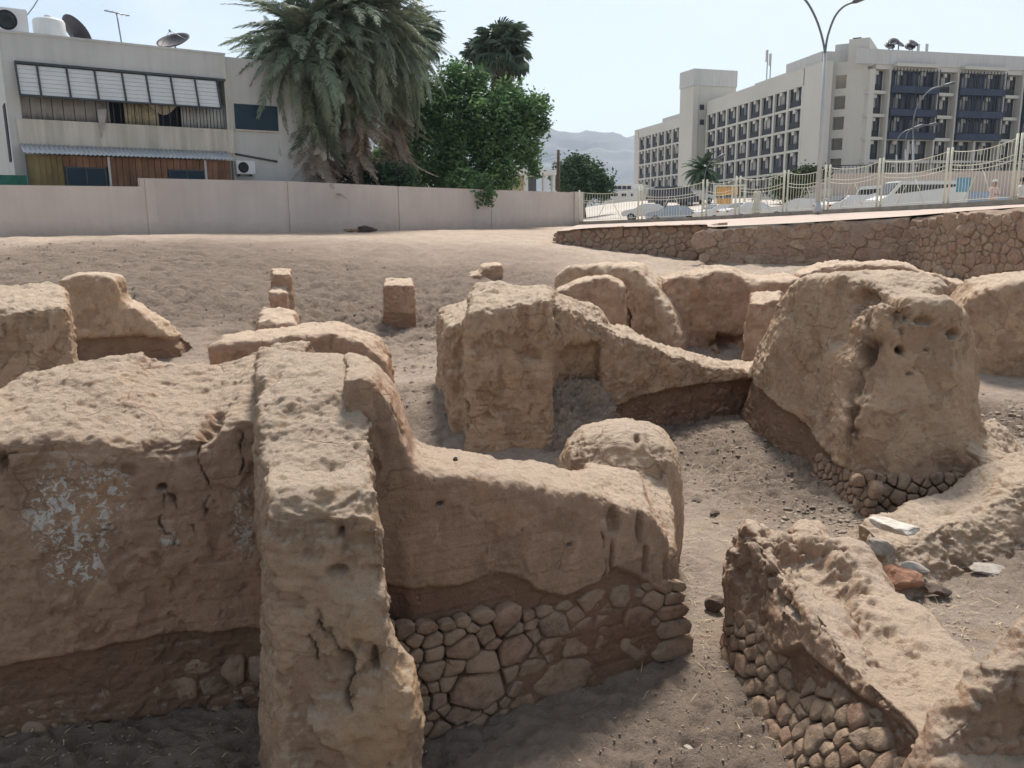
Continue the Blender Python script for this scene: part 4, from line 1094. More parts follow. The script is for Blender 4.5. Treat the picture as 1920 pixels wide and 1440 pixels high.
# the lower right-hand part, a little behind
sb_r = FH.S(427, 115); zR2 = FH.Z(440, 108, -.35)
hbox('wing_wall', sB + .002, sC + 1.6, 1.5, zR2, -.35, -11, M_HW)
hbox('downpipe', sB + .05, sB + .22, 1.6, zR2 - .6, -.19, -.345, M_HW2)
# side windows strip at the very left
hbox('side_recess', sA - .04, sA + .0, FH.Z(5, 300), FH.Z(5, 190), -.6, -1.6, M_INSHADE)
# balcony: stained parapet, dark sheet for the shade inside, curtains, shutter row, railing
zPt = FH.Z(33, 222); zPb = FH.Z(33, 272)
hbox('balcony_parapet', sb0 - .25, sb1 + .25, zPb, zPt, .05, -.12, M_HW2)
hbox('lower_wall', sb0 - .05, sb1 + .05, 1.5, zPb - .004, .0, -.2, M_HW2)
hbox('painted_interior_shade', sb0, sb1, zPt, zBt, -.9, -.95, M_INSHADE)  # sheet hung before the back wall, paints in the balcony's shade
hbox('lintel', sb0 - .05, sb1 + .05, zBt - .06, zBt + .06, .08, -.02, M_FRAME)
# tilted row of shutters
zS = FH.Z(40, 176)
edges = [33, 73, 128, 180, 231, 276, 322, 367, 408]
ss = [FH.S(e, 150, .3) for e in edges]
for k in range(8):
    a, b = ss[k] + .04, ss[k + 1] - .04
    bm = bmesh.new()
    nl = 7
    for q in range(nl):
        u0, u1 = q / nl, (q + .96) / nl
        z0, z1 = zBt - .1 + (zS - zBt) * u0, zBt - .1 + (zS - zBt) * u1
        d0, d1 = .10 + .42 * u0, .10 + .42 * u1
        v = [bm.verts.new(p) for p in (FH.at(a, z0, d0), FH.at(b, z0, d0), FH.at(b, z1, d1 + .015), FH.at(a, z1, d1 + .015), FH.at(a, z0, d0 - .03), FH.at(b, z0, d0 - .03), FH.at(b, z1, d1 - .03), FH.at(a, z1, d1 - .03))]
        for f in ((0, 1, 2, 3), (4, 5, 6, 7), (0, 1, 5, 4), (1, 2, 6, 5), (2, 3, 7, 6), (3, 0, 4, 7)): bm.faces.new([v[i] for i in f])
    bm_obj('shutter', bm, M_BLIND, hs)
bm = bmesh.new()
for k in range(9):
    tube(bm, [FH.at(ss[k], zBt - .05, .13), FH.at(ss[k], zS - .12, .58)], .045, 6)
tube(bm, [FH.at(ss[0], zS - .12, .58), FH.at(ss[-1], zS - .12, .58)], .05, 6)
tube(bm, [FH.at(ss[0], zBt - .02, .13), FH.at(ss[-1], zBt - .02, .13)], .05, 6)
bm_obj('shutter_frame', bm, M_FRAME, hs)
def curtain(px0, px1, m, top=176, bot=222, shape=None, d=-.35):
    s0, s1 = FH.S(px0, 200, d), FH.S(px1, 200, d); n = 28
    zt, zb = zS + .15, zPt - .02
    V, Fs = [], []
    for i in range(n + 1):
        u = i / n; s = s0 + (s1 - s0) * u; w = .05 * math.sin(u * n * 1.9) + .02 * math.sin(i * 4.1)
        a, b = (0.0, 1.0) if shape is None else shape(u)
        for t in (a, (a + b) / 2, b): V.append(tuple(FH.at(s, zt + (zb - zt) * t, d + w * (1 + .3 * t))))
    for i in range(n):
        for k in range(2): q = i * 3 + k; Fs.append((q, q + 3, q + 4, q + 1))
    o = mesh_obj('curtain', V, Fs, m, hs, smooth=True)
    md = o.modifiers.new('s', 'SOLIDIFY'); md.thickness = .02
curtain(30, 204, M_GREYCL, shape=lambda u: (0, 1 + (.0 if u < .93 else (u - .93) * 3)))
curtain(232, 295, M_BEIGE, shape=lambda u: (0, 1) )
curtain(280, 330, mat('cream_cloth', (.55, .5, .4), .95), shape=lambda u: (0, .18 + .35 * math.sin(math.pi * min(1, u * 1.0))), d=-.3)
curtain(338, 420, mat('white_cloth', (.55, .56, .56), .95, .08), shape=lambda u: (0, 1), d=-.4)
bm = bmesh.new()
for e in list(np.linspace(36, 200, 9)) + list(np.linspace(212, 330, 10)) + list(np.linspace(342, 418, 13)):
    s = FH.S(e, 200, -.05); tube(bm, [FH.at(s, zPt - .02, -.05), FH.at(s, zS + .1, -.05)], .022, 5)
tube(bm, [FH.at(sb0, zS + .05, -.05), FH.at(sb1, zS + .05, -.05)], .03, 5)
rl = bm_obj('railing', bm, M_FRAME, hs)
# rag hanging over the parapet
mesh_obj('hanging_cloth', [tuple(FH.at(FH.S(q[0], q[1], .09), FH.Z(q[0], q[1], .09), .09)) for q in ((182, 205), (200, 205), (196, 238), (191, 260), (186, 235))], [(0, 1, 2, 3, 4)], M_GREYCL, hs).modifiers.new('s', 'SOLIDIFY').thickness = .02
# corrugated awning over the porch
s0, s1 = FH.S(43, 280, 1.0), FH.S(438, 280, 1.0)
zt, zb2 = FH.Z(43, 270, .1), FH.Z(50, 287, 1.1)
V, Fs = [], []; n = 240
for i in range(n + 1):
    s = s0 + (s1 - s0) * i / n; w = .03 * math.sin(i * 1.25)
    for k in range(3): V.append(tuple(FH.at(s, zt + (zb2 - zt) * k / 2 + w, .06 + 1.05 * k / 2)))
for i in range(n):
    for k in range(2): q = i * 3 + k; Fs.append((q, q + 3, q + 4, q + 1))
aw = mesh_obj('corrugated_awning', V, Fs, M_CORR, hs, smooth=True); aw.modifiers.new('s', 'SOLIDIFY').thickness = .015
# porch of boards with two windows
FQ = FH.sub(FH.S(50, 310, .85), FH.S(436, 310, .85), .85)
zq1 = zb2 - .04
bm = bmesh.new()
cols = [(52, 118, M_WOODY), (118, 205, M_WOODB), (205, 313, M_WOODB), (313, 386, M_WOODB), (386, 432, M_WOODB)]
for (a, b, m_) in cols:
    sa, sb_ = FQ.S(a, 310), FQ.S(b, 310); nb = max(2, int((b - a) / 11))
    for i in range(nb):
        bx = bmesh.new(); w = (sb_ - sa) / nb
        hole = (123 <= a + (b - a) * (i + .5) / nb <= 199) or (316 <= a + (b - a) * (i + .5) / nb <= 383)
        fbox(bx, FQ, sa + w * i + .012, sa + w * (i + 1) - .012, FQ.Z(120, 312) if hole else 1.6, zq1, 0, -.05)
        bm_obj('board', bx, m_, hs)
for (a, b) in ((123, 199), (316, 383)):
    sa, sb_ = FQ.S(a, 320), FQ.S(b, 320); zt_ = FQ.Z(120, 312) - .005; zb_ = zt_ - 1.15
    bm = bmesh.new()
    for (x0, x1, y0, y1) in ((sa, sb_, zt_ - .07, zt_), (sa, sb_, zb_, zb_ + .07), (sa, sa + .06, zb_ + .07, zt_ - .07), (sb_ - .06, sb_, zb_ + .07, zt_ - .07), ((sa + sb_) / 2 - .03, (sa + sb_) / 2 + .03, zb_ + .07, zt_ - .07)):
        fbox(bm, FQ, x0, x1, y0, y1, .03, -.06)
    wf = bm_obj('window', bm, M_FRAME, hs)
    hbox('pane', sa + .05, (sa + sb_) / 2 - .025, zb_ + .06, zt_ - .06, -.01, -.03, M_BLUEGREY if 'M_BLUEGREY' in globals() else M_BLUEW, wf, FQ)
    hbox('pane', (sa + sb_) / 2 + .025, sb_ - .05, zb_ + .06, zt_ - .06, -.01, -.03, M_BLUEW, wf, FQ)
    hbox('board', sa, sb_, 1.6, zb_ - .004, 0, -.05, M_WOODB, hs, FQ)
for e in (203, 383): hbox('post', FQ.S(e, 320), FQ.S(e + 4, 320), 1.6, zq1, .10, .03, M_HW, hs, FQ)
for e in (50, 434): hbox('post', FQ.S(e, 320), FQ.S(e + 3, 320), 1.6, zq1, .10, .03, M_FRAME, hs, FQ)
# big window of the wing
sa, sb_ = FH.S(440, 220, -.35), FH.S(521, 220, -.35); zt_, zb_ = FH.Z(440, 194, -.35), FH.Z(442, 242, -.35)
hbox('window', sa, sb_, zb_, zt_, -.33, -.345, M_BLUEW)
wfo = hbox('window_sill', sa - .06, sb_ + .06, zb_ - .08, zb_ - .003, -.27, -.345, M_HW2)
bm = bmesh.new(); tube(bm, [FH.at(FH.S(432, 287, -.3), FH.Z(432, 287, -.3), -.3), FH.at(FH.S(520, 303, -.3), FH.Z(520, 303, -.3), -.3)], .05, 6)
bm_obj('pipe', bm, M_FRAME, hs)
# green netting fence at the left
gn = hbox('green_netting', FH.S(-40, 330, 2.2), FH.S(50, 330, 2.2), 1.6, FH.Z(10, 328, 2.2), 2.2, 2.12, M_GREENN)

# things on the house
def ac_unit(F, px, py, w, h, d, label, name='air_conditioner', dep=.35, fan=.5):
    s, z = F.hit(px, py, d + dep)
    r = empty(name, F.at(s, z - h / 2, d), label, 'air conditioner', 'air conditioners on the house')
    bm = bmesh.new(); fbox(bm, F, s - w / 2, s + w / 2, z - h / 2, z + h / 2, d, d + dep); 
    bmesh.ops.bevel(bm, geom=bm.edges[:], offset=.03, segments=2, affect='EDGES'); bm_obj('casing', bm, M_WHITE, r)
    c = F.at(s - w * .12, z, d + dep); n = F.n
    bm = bmesh.new(); Mx = n.to_track_quat('Z', 'Y').to_matrix()
    lathe(bm, c, [(h * .40, -.02), (h * .40, .012), (h * .34, .012), (h * .33, .004)], 24, M=Mx); bm_obj('fan_guard', bm, M_BLACK, r)
    bm = bmesh.new()
    for k in range(3): lathe(bm, c, [(h * (.1 + .09 * k), .013), (h * (.1 + .09 * k), .02), (h * (.12 + .09 * k), .02), (h * (.12 + .09 * k), .013)], 20, M=Mx)
    bm_obj('grille', bm, M_FRAME, r)
    bm = bmesh.new()
    for q in (-.3, .3): fbox(bm, F, s + w * q - .03, s + w * q + .03, z - h / 2 - .08, z - h / 2 - .002, d, d + dep * .9)
    bm_obj('bracket', bm, M_FRAME, r)
    return r
ac_unit(FH, 461, 314, 1.0, .68, -.35, "white air conditioner unit with dark round fan on the house wall beside the awning")
ac_unit(FH, 20, 38, 1.35, 1.05, -.9, "large white fan unit on the roof at the far left corner of the house")
# roof tank
F0 = FH; s, z = FH.hit(97, 72, -1.2); zr = zR
tk = empty('water_tank', FH.at(s, zr, -1.6), "squat white roof water tank beside the corner fan unit", 'water tank')
bm = bmesh.new(); q = FH.at(s, zr, -1.6)
rt = (FH.S(127, 60, -1.6) - FH.S(66, 60, -1.6)) / 2; ht = FH.Z(97, 36, -1.6) - zr
lathe(bm, q, [(rt, 0), (rt * 1.01, ht * .3), (rt, ht * .86), (rt * .93, ht * .95), (rt * .6, ht * 1.0)], 28); bm_obj('tank_body', bm, M_WHITE, tk)
bm = bmesh.new(); lathe(bm, q + Vector((0, 0, ht)), [(.16, 0), (.16, .14), (.05, .17)], 12); bm_obj('lid', bm, M_WHITE, tk)
bm = bmesh.new(); tube(bm, [FH.at(s - rt - .5, zr, -1.4), FH.at(s - rt - .35, zr + .9, -1.4), FH.at(s - rt + .1, zr + 1.5, -1.4), FH.at(s - rt + .35, zr + 1.9, -1.4)], .025, 6); bm_obj('pipe', bm, M_STEEL, tk)
def dish(c, r, dirn, label, m, par_name='satellite_dish', foot=None):
    o = empty(par_name, foot or c, label, 'satellite dish', 'satellite dishes on the house roof')
    Mx = Vector(dirn).normalized().to_track_quat('Z', 'Y').to_matrix()
    bm = bmesh.new(); prof = [(0.02, 0)] + [(r * k / 8, .30 * r * (k / 8) ** 2) for k in range(1, 9)] + [(r * 1.0, .30 * r + .02)] + [(r * k / 8, .30 * r * (k / 8) ** 2 + .02) for k in range(7, 0, -1)]
    lathe(bm, c, prof, 28, M=Mx); bm_obj('reflector', bm, m, o)
    bm = bmesh.new(); f = Vector(c) + Mx @ Vector((0, 0, r * .85))
    for k in range(3):
        a = k * 2.09; tube(bm, [Vector(c) + Mx @ Vector((r * .9 * math.cos(a), r * .9 * math.sin(a), .25 * r)), f], .012, 5)
    lathe(bm, f, [(.04, -.06), (.05, 0), (.04, .06)], 8, M=Mx); bm_obj('feed_arm', bm, M_STEEL, o)
    if foot is not None:
        bm = bmesh.new(); tube(bm, [Vector(foot), Vector(c)], .04, 6); bm_obj('mast', bm, M_STEEL, o)
    return o
M_DISH = mat('dark_dish_mesh', (0.07, 0.065, 0.075), .6, .2, 3, metal=.2)
s, z = FH.hit(328, 80, -1.0); dish(FH.at(s, z - .1, -1.0), .82, FH.n * .35 + FH.t * -.35 + Vector((0, 0, .75)), "dark tilted satellite dish in the middle of the house roof", M_DISH, foot=FH.at(s, zR, -1.0))
s, z = FH.hit(137, 62, -2.4); dish(FH.at(s, z - .05, -2.4), .85, FH.n * -.25 + FH.t * .7 + Vector((0, 0, .55)), "dark satellite dish half hidden behind the roof water tank", M_DISH, foot=FH.at(s, zR, -2.4))
s, _ = FH.hit(229, 80, -.1); za = FH.Z(228, 26, -.1)
an = empty('antenna', FH.at(s, zR, -.1), "thin T-shaped television antenna on the roof edge", 'antenna')
bm = bmesh.new(); tube(bm, [FH.at(s, zR - .3, -.1), FH.at(s - .12, za, -.1)], .035, 6); bm_obj('mast', bm, M_STEEL, an)
bm = bmesh.new(); tube(bm, [FH.at(s - .62, za + .08, -.2), FH.at(s + .42, za - .06, .0)], .03, 6)
for k in range(5): a = FH.at(s - .55 + .22 * k, za + .06 - .03 * k, -.1); tube(bm, [a - FH.n * .25, a + FH.n * .25], .012, 5)
bm_obj('crossbar', bm, M_STEEL, an)

# ================================================================== HOTEL
M_HOT = mat('hotel_render', (0.52, 0.50, 0.45), .9, .06, .08, streak=.03)
M_HOTP = mat('hotel_parapet_grey', (0.50, 0.49, 0.475), .9, .06, .1, streak=.1)
M_HOTR = mat('hotel_podium_pink', (0.50, 0.41, 0.36), .9, .08, .2)
M_HGL = mat('hotel_glass', (0.05, 0.053, 0.065), .3, .4, .35, spec=.5)
M_HDK = mat('hotel_dark_frame', (0.035, 0.038, 0.045), .7, .2, .4)
M_HBLUE = mat('hotel_blue_balcony', (0.035, 0.045, 0.075), .6, .25, .5)
M_HCUR = mat('hotel_curtain', (0.33, 0.32, 0.30), .9, .3, .5)
hot = empty('hotel_building', P(1540, 410, 128), "large cream multi-storey hotel with rows of recessed windows and a tall windowless tower", 'hotel')
def hotbox(name, F, s0, s1, z0, z1, d0, d1, m, parent=None):
    bm = bmesh.new(); fbox(bm, F, s0, s1, z0, z1, d0, d1); return bm_obj(name, bm, m, parent or hot)
_wm = {}
def hot_window(F, s0, s1, z0, z1, d, style=0):
    """one bay: dark recess frame, panes, curtain and a low railing"""
    w = s1 - s0; h = z1 - z0
    key = (round(w, 1), round(h, 1), style, id(F))
    root = None
    def mk(name, boxes, m, par, v_=''):
        k2 = key + (name, v_)
        if k2 not in _wm:
            bm = bmesh.new()
            for b in boxes: box(bm, *b)
            me = bpy.data.meshes.new(name); bmesh.ops.recalc_face_normals(bm, faces=bm.faces[:]); bm.to_mesh(me); bm.free(); me.materials.append(m); _wm[k2] = me
        o = bpy.data.objects.new(name, _wm[k2]); COL.objects.link(o)
        q = F.at(s0, z0, d)
        Mx = Matrix(((F.t.x, F.n.x, 0, q.x), (F.t.y, F.n.y, 0, q.y), (0, 0, 1, q.z), (0, 0, 0, 1)))
        if par is None:
            o.parent = hot; o.matrix_parent_inverse = Matrix.Translation(-hot.location); o.matrix_basis = Mx
        else:
            o.parent = par
        return o
    wd = mk('window', [(0, w, -.02, .0, 0, h), (0, w * .07, 0, .14, 0, h), (w * .93, w, 0, .14, 0, h), (w * .07, w * .93, 0, .14, h * .92, h), (w * .30, w * .345, 0, .09, 0, h * .92), (w * .655, w * .70, 0, .09, 0, h * .92)], M_HDK, None)
    mk('pane', [(w * .08, w * .30, .002, .03, h * .04, h * .9)], M_HGL, wd)
    mk('pane', [(w * .70, w * .92, .002, .03, h * .04, h * .9)], M_HGL, wd, 'b')
    cw = (.38, .62, .34) if style != 3 else (.10, .66, .10)
    mk('curtain', [(w * cw[0], w * cw[1], .004, .05, h * cw[2], h * .86)], M_HCUR if style != 2 else M_HGL, wd)
    mk('air_box', [(w * .40, w * .60, .06, .5, h * .80, h * .98)], M_HOT, wd)
    mk('railing', [(w * .16, w * .84, .16, .32, 0.0, h * .33)], M_HDK, wd)
    return wd

ROW = 3.2
ZT0 = 24.1                      # window heads of the top storey
def facade(F, s0, s1, ncol, rows, ztop, pier, m, first=0, parent_name='wall', head=ZT0, proud=.5, band=.36, skip=None):
    """wall plate set back, with proud piers and floor bands in front; a window in every bay"""
    L = s1 - s0; bay = L / ncol
    hotbox('back_wall', F, s0, s1, 2, ztop, -proud, -14, m)
    zlow = head - ROW * rows + (ROW - (ROW - band)) 
    hotbox('frieze', F, s0, s1, head, ztop, 0, -proud - .003, m)
    hotbox('base_wall', F, s0, s1, 2, head - ROW * rows + .02, 0, -proud - .003, M_HOT)
    for c in range(ncol + 1):
        hotbox('pier', F, s0 + bay * c - pier / 2, s0 + bay * c + pier / 2, head - ROW * rows + .02, head - .003, .003, -proud - .003, m)
    for r in range(rows):
        zt_ = head - ROW * r; zb_ = head - ROW * (r + 1) + band
        if r > 0: hotbox('floor_band', F, s0, s1, zt_, zt_ + band, -.02, -proud - .003, m)
        for c in range(ncol):
            if skip and (r, c) in skip: continue
            hot_window(F, s0 + bay * c + pier / 2 + .02, s0 + bay * (c + 1) - pier / 2 - .02, zb_ + .01, zt_ - .01, -proud + .03, (0, 0, 2, 0, 3, 0, 0)[(r * 5 + c * 3 + r * c) % 7])

# left wing (receding to the left)
def upt(px, d): 
    r = ray(px, 410); return Vector((r.x / r.y * d, d, 0))
FLW = Frame(upt(1322, 166.5), upt(1516, 127.5))
sW0, sW1 = FLW.S(1324, 250), FLW.S(1500.5, 250)
zt1 = FLW.Z(1333, 213)
facade(FLW, sW0, sW1, 8, 5, FLW.Z(1497, 131), .62, M_HOT, head=FLW.Z(1440, 181))
ZTOP1 = FLW.Z(1497, 131)
hotbox('end_wall', FLW, sW1 + .35, FLW.S(1540, 250), 2, ZTOP1, 0, -1.2, M_HOT)
# stepped roof pieces over it
hotbox('roof_ledge', FLW, FLW.S(1470, 120), FLW.S(1536, 110), ZTOP1 + .003, ZTOP1 + 1.6, -.4, -3, M_HOTP)
hotbox('roof_ledge', FLW, FLW.S(1395, 160), FLW.S(1452, 140), ZTOP1 + .003, ZTOP1 + .9, -2.0, -9, M_HOTP)
hotbox('roof_ledge', FLW, FLW.S(1365, 170), FLW.S(1400, 160), ZTOP1 + .003, ZTOP1 + .5, -3.0, -9, M_HOTP)
# far left wing
FFW = Frame(upt(1190, 201), upt(1274, 176))
zf = FFW.Z(1265, 241)
facade(FFW, FFW.S(1197, 300), FFW.S(1272.5, 300), 6, 5, FFW.Z(1268, 222) , .6, M_HOT, head=zf)
hotbox('end_wall', FFW, FFW.S(1189, 300), FFW.S(1197, 300) - .36, 2, FFW.Z(1268, 222), 0, -12, M_HOT)
hotbox('roof_ledge', FFW, FFW.S(1234, 225), FFW.S(1272, 222), FFW.Z(1268, 222) + .003, FFW.Z(1255, 216), -1, -8, M_HOTP)
# tower
FT = Frame(upt(1293, 168), upt(1370, 171)); zTw = FT.Z(1293, 128)
hotbox('tower', FT, 0, FT.L, 2, zTw - 3.1, 0, -5.2, M_HOT)
hotbox('tower_head', FT, -.15, FT.L + .1, zTw - 3.09, zTw, .15, -5.3, M_HOTP)
FTl = Frame(upt(1275, 176.5), upt(1293, 167.9))
hotbox('tower_side', FTl, 0, FTl.L - .1, 2, zTw - 3.1, .0, -1.0, M_HOT)
hotbox('tower_side', FTl, -.1, FTl.L - .1, zTw - 3.09, zTw - .003, .14, -1.0, M_HOTP)
for py_ in (201, 229): hotbox('slot_window', FT, FT.S(1312, py_), FT.S(1320, py_), FT.Z(1312, py_ + 5), FT.Z(1312, py_ - 5), .04, -.02, M_HDK)
# corner stair tower with open balconies
FCn = Frame(upt(1541, 127.4), upt(1622, 124.4))
zc = FCn.Z(1560, 118)
sc = [FCn.S(e, 200) for e in (1541, 1545, 1554, 1563, 1584, 1622)]
hotbox('corner_wall', FCn, sc[0], sc[1], 2, zc, 0, -10, M_HOT)
hotbox('corner_wall', FCn, sc[2], sc[3], 2, zc, .25, -10, M_HOT)
hotbox('corner_wall', FCn, sc[4], sc[5], 2, zc + 3.0, 0, -10, M_HOT)
hotbox('corner_wall', FCn, sc[1], sc[2], 2, zc, -2.2, -10, M_HOT)
hotbox('corner_wall', FCn, sc[3], sc[4], 2, zc, -2.2, -10, M_HOT)
for (a, b) in ((sc[1], sc[2]), (sc[3], sc[4])):
    zz = zc
    for yt, yb in ((141, 166), (180, 205), (219, 243), (259, 281), (297, 318)):
        zt_, zb_ = FCn.Z(1575, yt), FCn.Z(1575, yb)
        hotbox('balcony_front', FCn, a + .002, b - .002, zt_, zz, .0, -.3, M_HOT); zz = zb_
    hotbox('balcony_front', FCn, a + .002, b - .002, 2, zz, .0, -.3, M_HOT)
# right wing
FRW = Frame(upt(1622, 124.4), upt(1925, 132))
zRt = FRW.Z(1640, 131)
zPar = FRW.Z(1640, 92)
hotbox('parapet', FRW, FRW.S(1610, 90), FRW.L + 40, zPar - 2.0, zPar, .15, -.5, M_HOTP)
cols_ = [1624, 1656, 1660, 1700, 1749, 1780.5, 1785, 1824, 1872, 1900, 1906, 1945, 1990, 2020]
hotbox('back_wall', FRW, 0, FRW.L + 40, 2, zPar - 2.0, -.9, -12, M_HOT)
hotbox('frieze', FRW, 0, FRW.L + 40, zRt + .15, zPar - 2.003, 0, -.905, M_HOT)
def ws(px): return FRW.S(px, 250)
xs_w = [(1622, 1657), (1660.5, 1704), (1704, 1747.5), (1751, 1783), (1786, 1828), (1828, 1871), (1874, 1904), (1908, 1950), (1950, 1990), (1994, 2024)]
for k, (a, b) in enumerate(xs_w):
    blue = k in (1, 2, 4, 5, 7, 8)
    for r in range(5):
        zt_ = zRt - ROW * r; zb_ = zt_ - ROW + .45
        if blue and r < 3:
            hot_window(FRW, ws(a) + .1, ws(b) - .1, zb_ - .1, zt_ + .1, -.82, 1)
            w0 = hotbox('blue_balcony', FRW, ws(a) + .03, ws(b) - .03, zb_ - .32, zb_ + .62, .75, -.8, M_HBLUE)
            bm = bmesh.new(); n_ = 7
            for q in range(n_ + 1):
                s_ = ws(a) + .05 + (ws(b) - ws(a) - .1) * q / n_; fbox(bm, FRW, s_ - .04, s_ + .04, zb_ + .62, zt_ + .3, .74, .64)
            bm_obj('blue_screen', bm, M_HBLUE, w0)
        else:
            hot_window(FRW, ws(a) + .35, ws(b) - .35, zb_, zt_, -.85, (0, 2, 0, 3)[(r * 3 + k) % 4])
            if r > 0: hotbox('floor_band', FRW, ws(a), ws(b), zt_ + .003, zt_ + .44, -.05, -.9, M_HOT)
    # piers
for e in (1657, 1747.5, 1783, 1871, 1904, 1990):
    w_ = 3.3 / 2
    hotbox('pier', FRW, ws(e) + .02, ws(e + 3.3) - .02, 2, zRt + .15, .35, -.9, M_HOT)
for e in (1702, 1826, 1948): hotbox('pier', FRW, ws(e), ws(e + 4), 2, zRt - ROW * 3 + .2, .1, -.9, M_HOT)
hotbox('pier', FRW, 0, ws(1624), 2, zRt + .15, .0, -.9, M_HOT)
hotbox('base_wall', FRW, 0, FRW.L + 40, 2, zRt - ROW * 5 + .45, .05, -.9, M_HOT)
for e in (1664, 1790, 1910): hotbox('balcony_canopy', FRW, ws(e), ws(e + 80), zRt + .5, zRt + .95, .9, 0, M_HOT)
# railing and planted terrace wall before the right wing
FPd = Frame(upt(1440, 101), upt(1960, 96))
tr = empty('terrace_wall', FPd.at(0, 3), "pinkish terrace wall with a dark railing running in front of the hotel", 'wall')
hotbox('terrace_face', FPd, FPd.S(1470, 340), FPd.S(1960, 340), 2, FPd.Z(1700, 323), 0, -3, M_HOTR, tr)
bm = bmesh.new(); zr0 = FPd.Z(1700, 323)
for q in range(54):
    s_ = FPd.S(1556, 320) + (FPd.S(1950, 320) - FPd.S(1556, 320)) * q / 53; fbox(bm, FPd, s_ - .03, s_ + .03, zr0, zr0 + .85, -.1, -.18)
fbox(bm, FPd, FPd.S(1556, 320), FPd.S(1950, 320), zr0 + .85, zr0 + .95, -.08, -.2); bm_obj('railing', bm, M_HDK, tr)
M_HEDGE = mat('hedge_leaf', (0.06, 0.085, 0.03), .9, .4, 2)
# antennas and dishes on the hotel roof
def rooftop(px, py, kind, label):
    F = FRW if px > 1600 else FLW
    s_, z_ = F.hit(px, py, -3); zr_ = zPar if px > 1600 else ZTOP1
    r = empty('rooftop_dish' if kind == 'dish' else 'rooftop_mast', F.at(s_, zr_, -3), label, 'antenna', 'antennas on the hotel roof')
    bm = bmesh.new(); tube(bm, [F.at(s_, zr_ - .5, -3), F.at(s_, z_, -3)], .09, 6); bm_obj('mast', bm, M_STEEL, r)
    if kind == 'dish':
        bm = bmesh.new(); Mx = (F.n * .7 + Vector((0, 0, .7)) + F.t * random.uniform(-.5, .5)).to_track_quat('Z', 'Y').to_matrix()
        lathe(bm, F.at(s_, z_, -3), [(.05, 0), (.4, .05), (.75, .2), (.78, .22), (.4, .09), (.05, .04)], 14, M=Mx); bm_obj('reflector', bm, M_DISH, r)
    else:
        bm = bmesh.new(); fbox(bm, F, s_ - .16, s_ + .16, z_ - 2.0, z_ - .1, -2.9, -2.7); bm_obj('panel', bm, M_HOTP, r)
for a, b, k, l in ((1667, 88, 'dish', "first rooftop dish from the left on the hotel's right wing"), (1675, 80, 'dish', "raised dish in the left cluster on the hotel roof"), (1685, 84, 'dish', "right-hand dish of the left cluster on the hotel roof"), (1706, 89, 'dish', "low dish near the middle of the hotel roof"),
                   (1711, 83, 'dish', "upper dish near the middle of the hotel roof"), (1721, 82, 'mast', "slim mast right of the middle dishes on the hotel roof"), (1737, 82, 'mast', "last mast on the right of the hotel roof equipment"),
                   (1440, 93, 'mast', "tall white mast on the hotel's left wing roof, the thicker of two"), (1446, 100, 'mast', "thinner mast beside the tall white one on the hotel's left wing")):
    rooftop(a, b, k, l)
hotbox('roof_plant', FCn, FCn.S(1556, 110), FCn.S(1602, 100), zc + .003, zc + 3.2, -4, -8, M_HOTP)
hotbox('roof_plant', FCn, FCn.S(1590, 90), FCn.S(1606, 88), zc + 3.2, zc + 3.9, -4, -7, M_HDK)

# ================================================================== LOW BUILDINGS IN THE MIDDLE
M_LOWW = mat('low_white_render', (0.62, 0.61, 0.58), .9, .06, .3)
F1 = Frame(upt(1128, 150), upt(1192, 148))
lb = empty('low_building', F1.at(0, 3), "low white terraced building with small dark windows left of the hotel", 'building')
def lbox(name, px0, px1, py0, py1, d0, d1, m, F=F1, par=lb):
    bm = bmesh.new(); fbox(bm, F, F.S(px0, py0), F.S(px1, py0), max(1.5, F.Z(px0, py1)), F.Z(px0, py0), d0, d1); return bm_obj(name, bm, m, par)
lbox('lower_storeys', 1136, 1196, 358, 420, 0, -8, M_LOWW)
lbox('upper_storey', 1143, 1200, 345, 357.8, -2, -9, M_LOWW)
for yy in (363, 381, 397):
    for xx in (1140, 1149, 1165, 1183): lbox('window', xx, xx + (9 if xx != 1183 else 4), yy, yy + 5, .05, -.02, M_HDK)
for xx in (1144, 1154, 1163, 1172): lbox('window', xx, xx + 7, 348, 354, -1.9, -2.02, M_HDK)
F2 = Frame(upt(975, 78), upt(1040, 80))
lb2 = empty('low_building', F2.at(0, 2.4), "pale flat-roofed porch with square posts, just above the perimeter wall by the bushy tree", 'building')
lbox('roof', 970, 1040, 317, 327, .3, -5, M_LOWW, F2, lb2)
lbox('wall', 970, 1012, 330, 420, -2.0, -2.5, mat('ochre_wall', (.45, .40, .25), .9), F2, lb2)
lbox('back_wall', 1012, 1038, 328, 420, -3, -3.4, M_HGL, F2, lb2)
for xx in (984, 1018, 1035): lbox('post', xx, xx + 5, 327.5, 420, .1, -.2, M_LOWW, F2, lb2)
ret = empty('boundary_wall', P(1100, 400, 95), "long low concrete wall climbing beyond the street towards the hotel", 'wall')
Fw_ = Frame(upt(1120, 108), upt(1560, 98))
bm = bmesh.new()
v = []
for (px_, py_) in ((1095, 402), (1250, 392), (1420, 372), (1560, 352)):
    s_, z_ = Fw_.hit(px_, py_); v.append([bm.verts.new(Fw_.at(s_, zz, dd)) for zz, dd in ((1.5, 0), (z_, 0), (z_, -.5), (1.5, -.5))])
for a, b in zip(v[:-1], v[1:]):
    for k in range(4): bm.faces.new((a[k], b[k], b[(k + 1) % 4], a[(k + 1) % 4]))
bm.faces.new(v[0]); bm.faces.new(v[-1]); bm_obj('wall_face', bm, mat('concrete_wall', (.46, .44, .40), .9, .08, .3), ret)
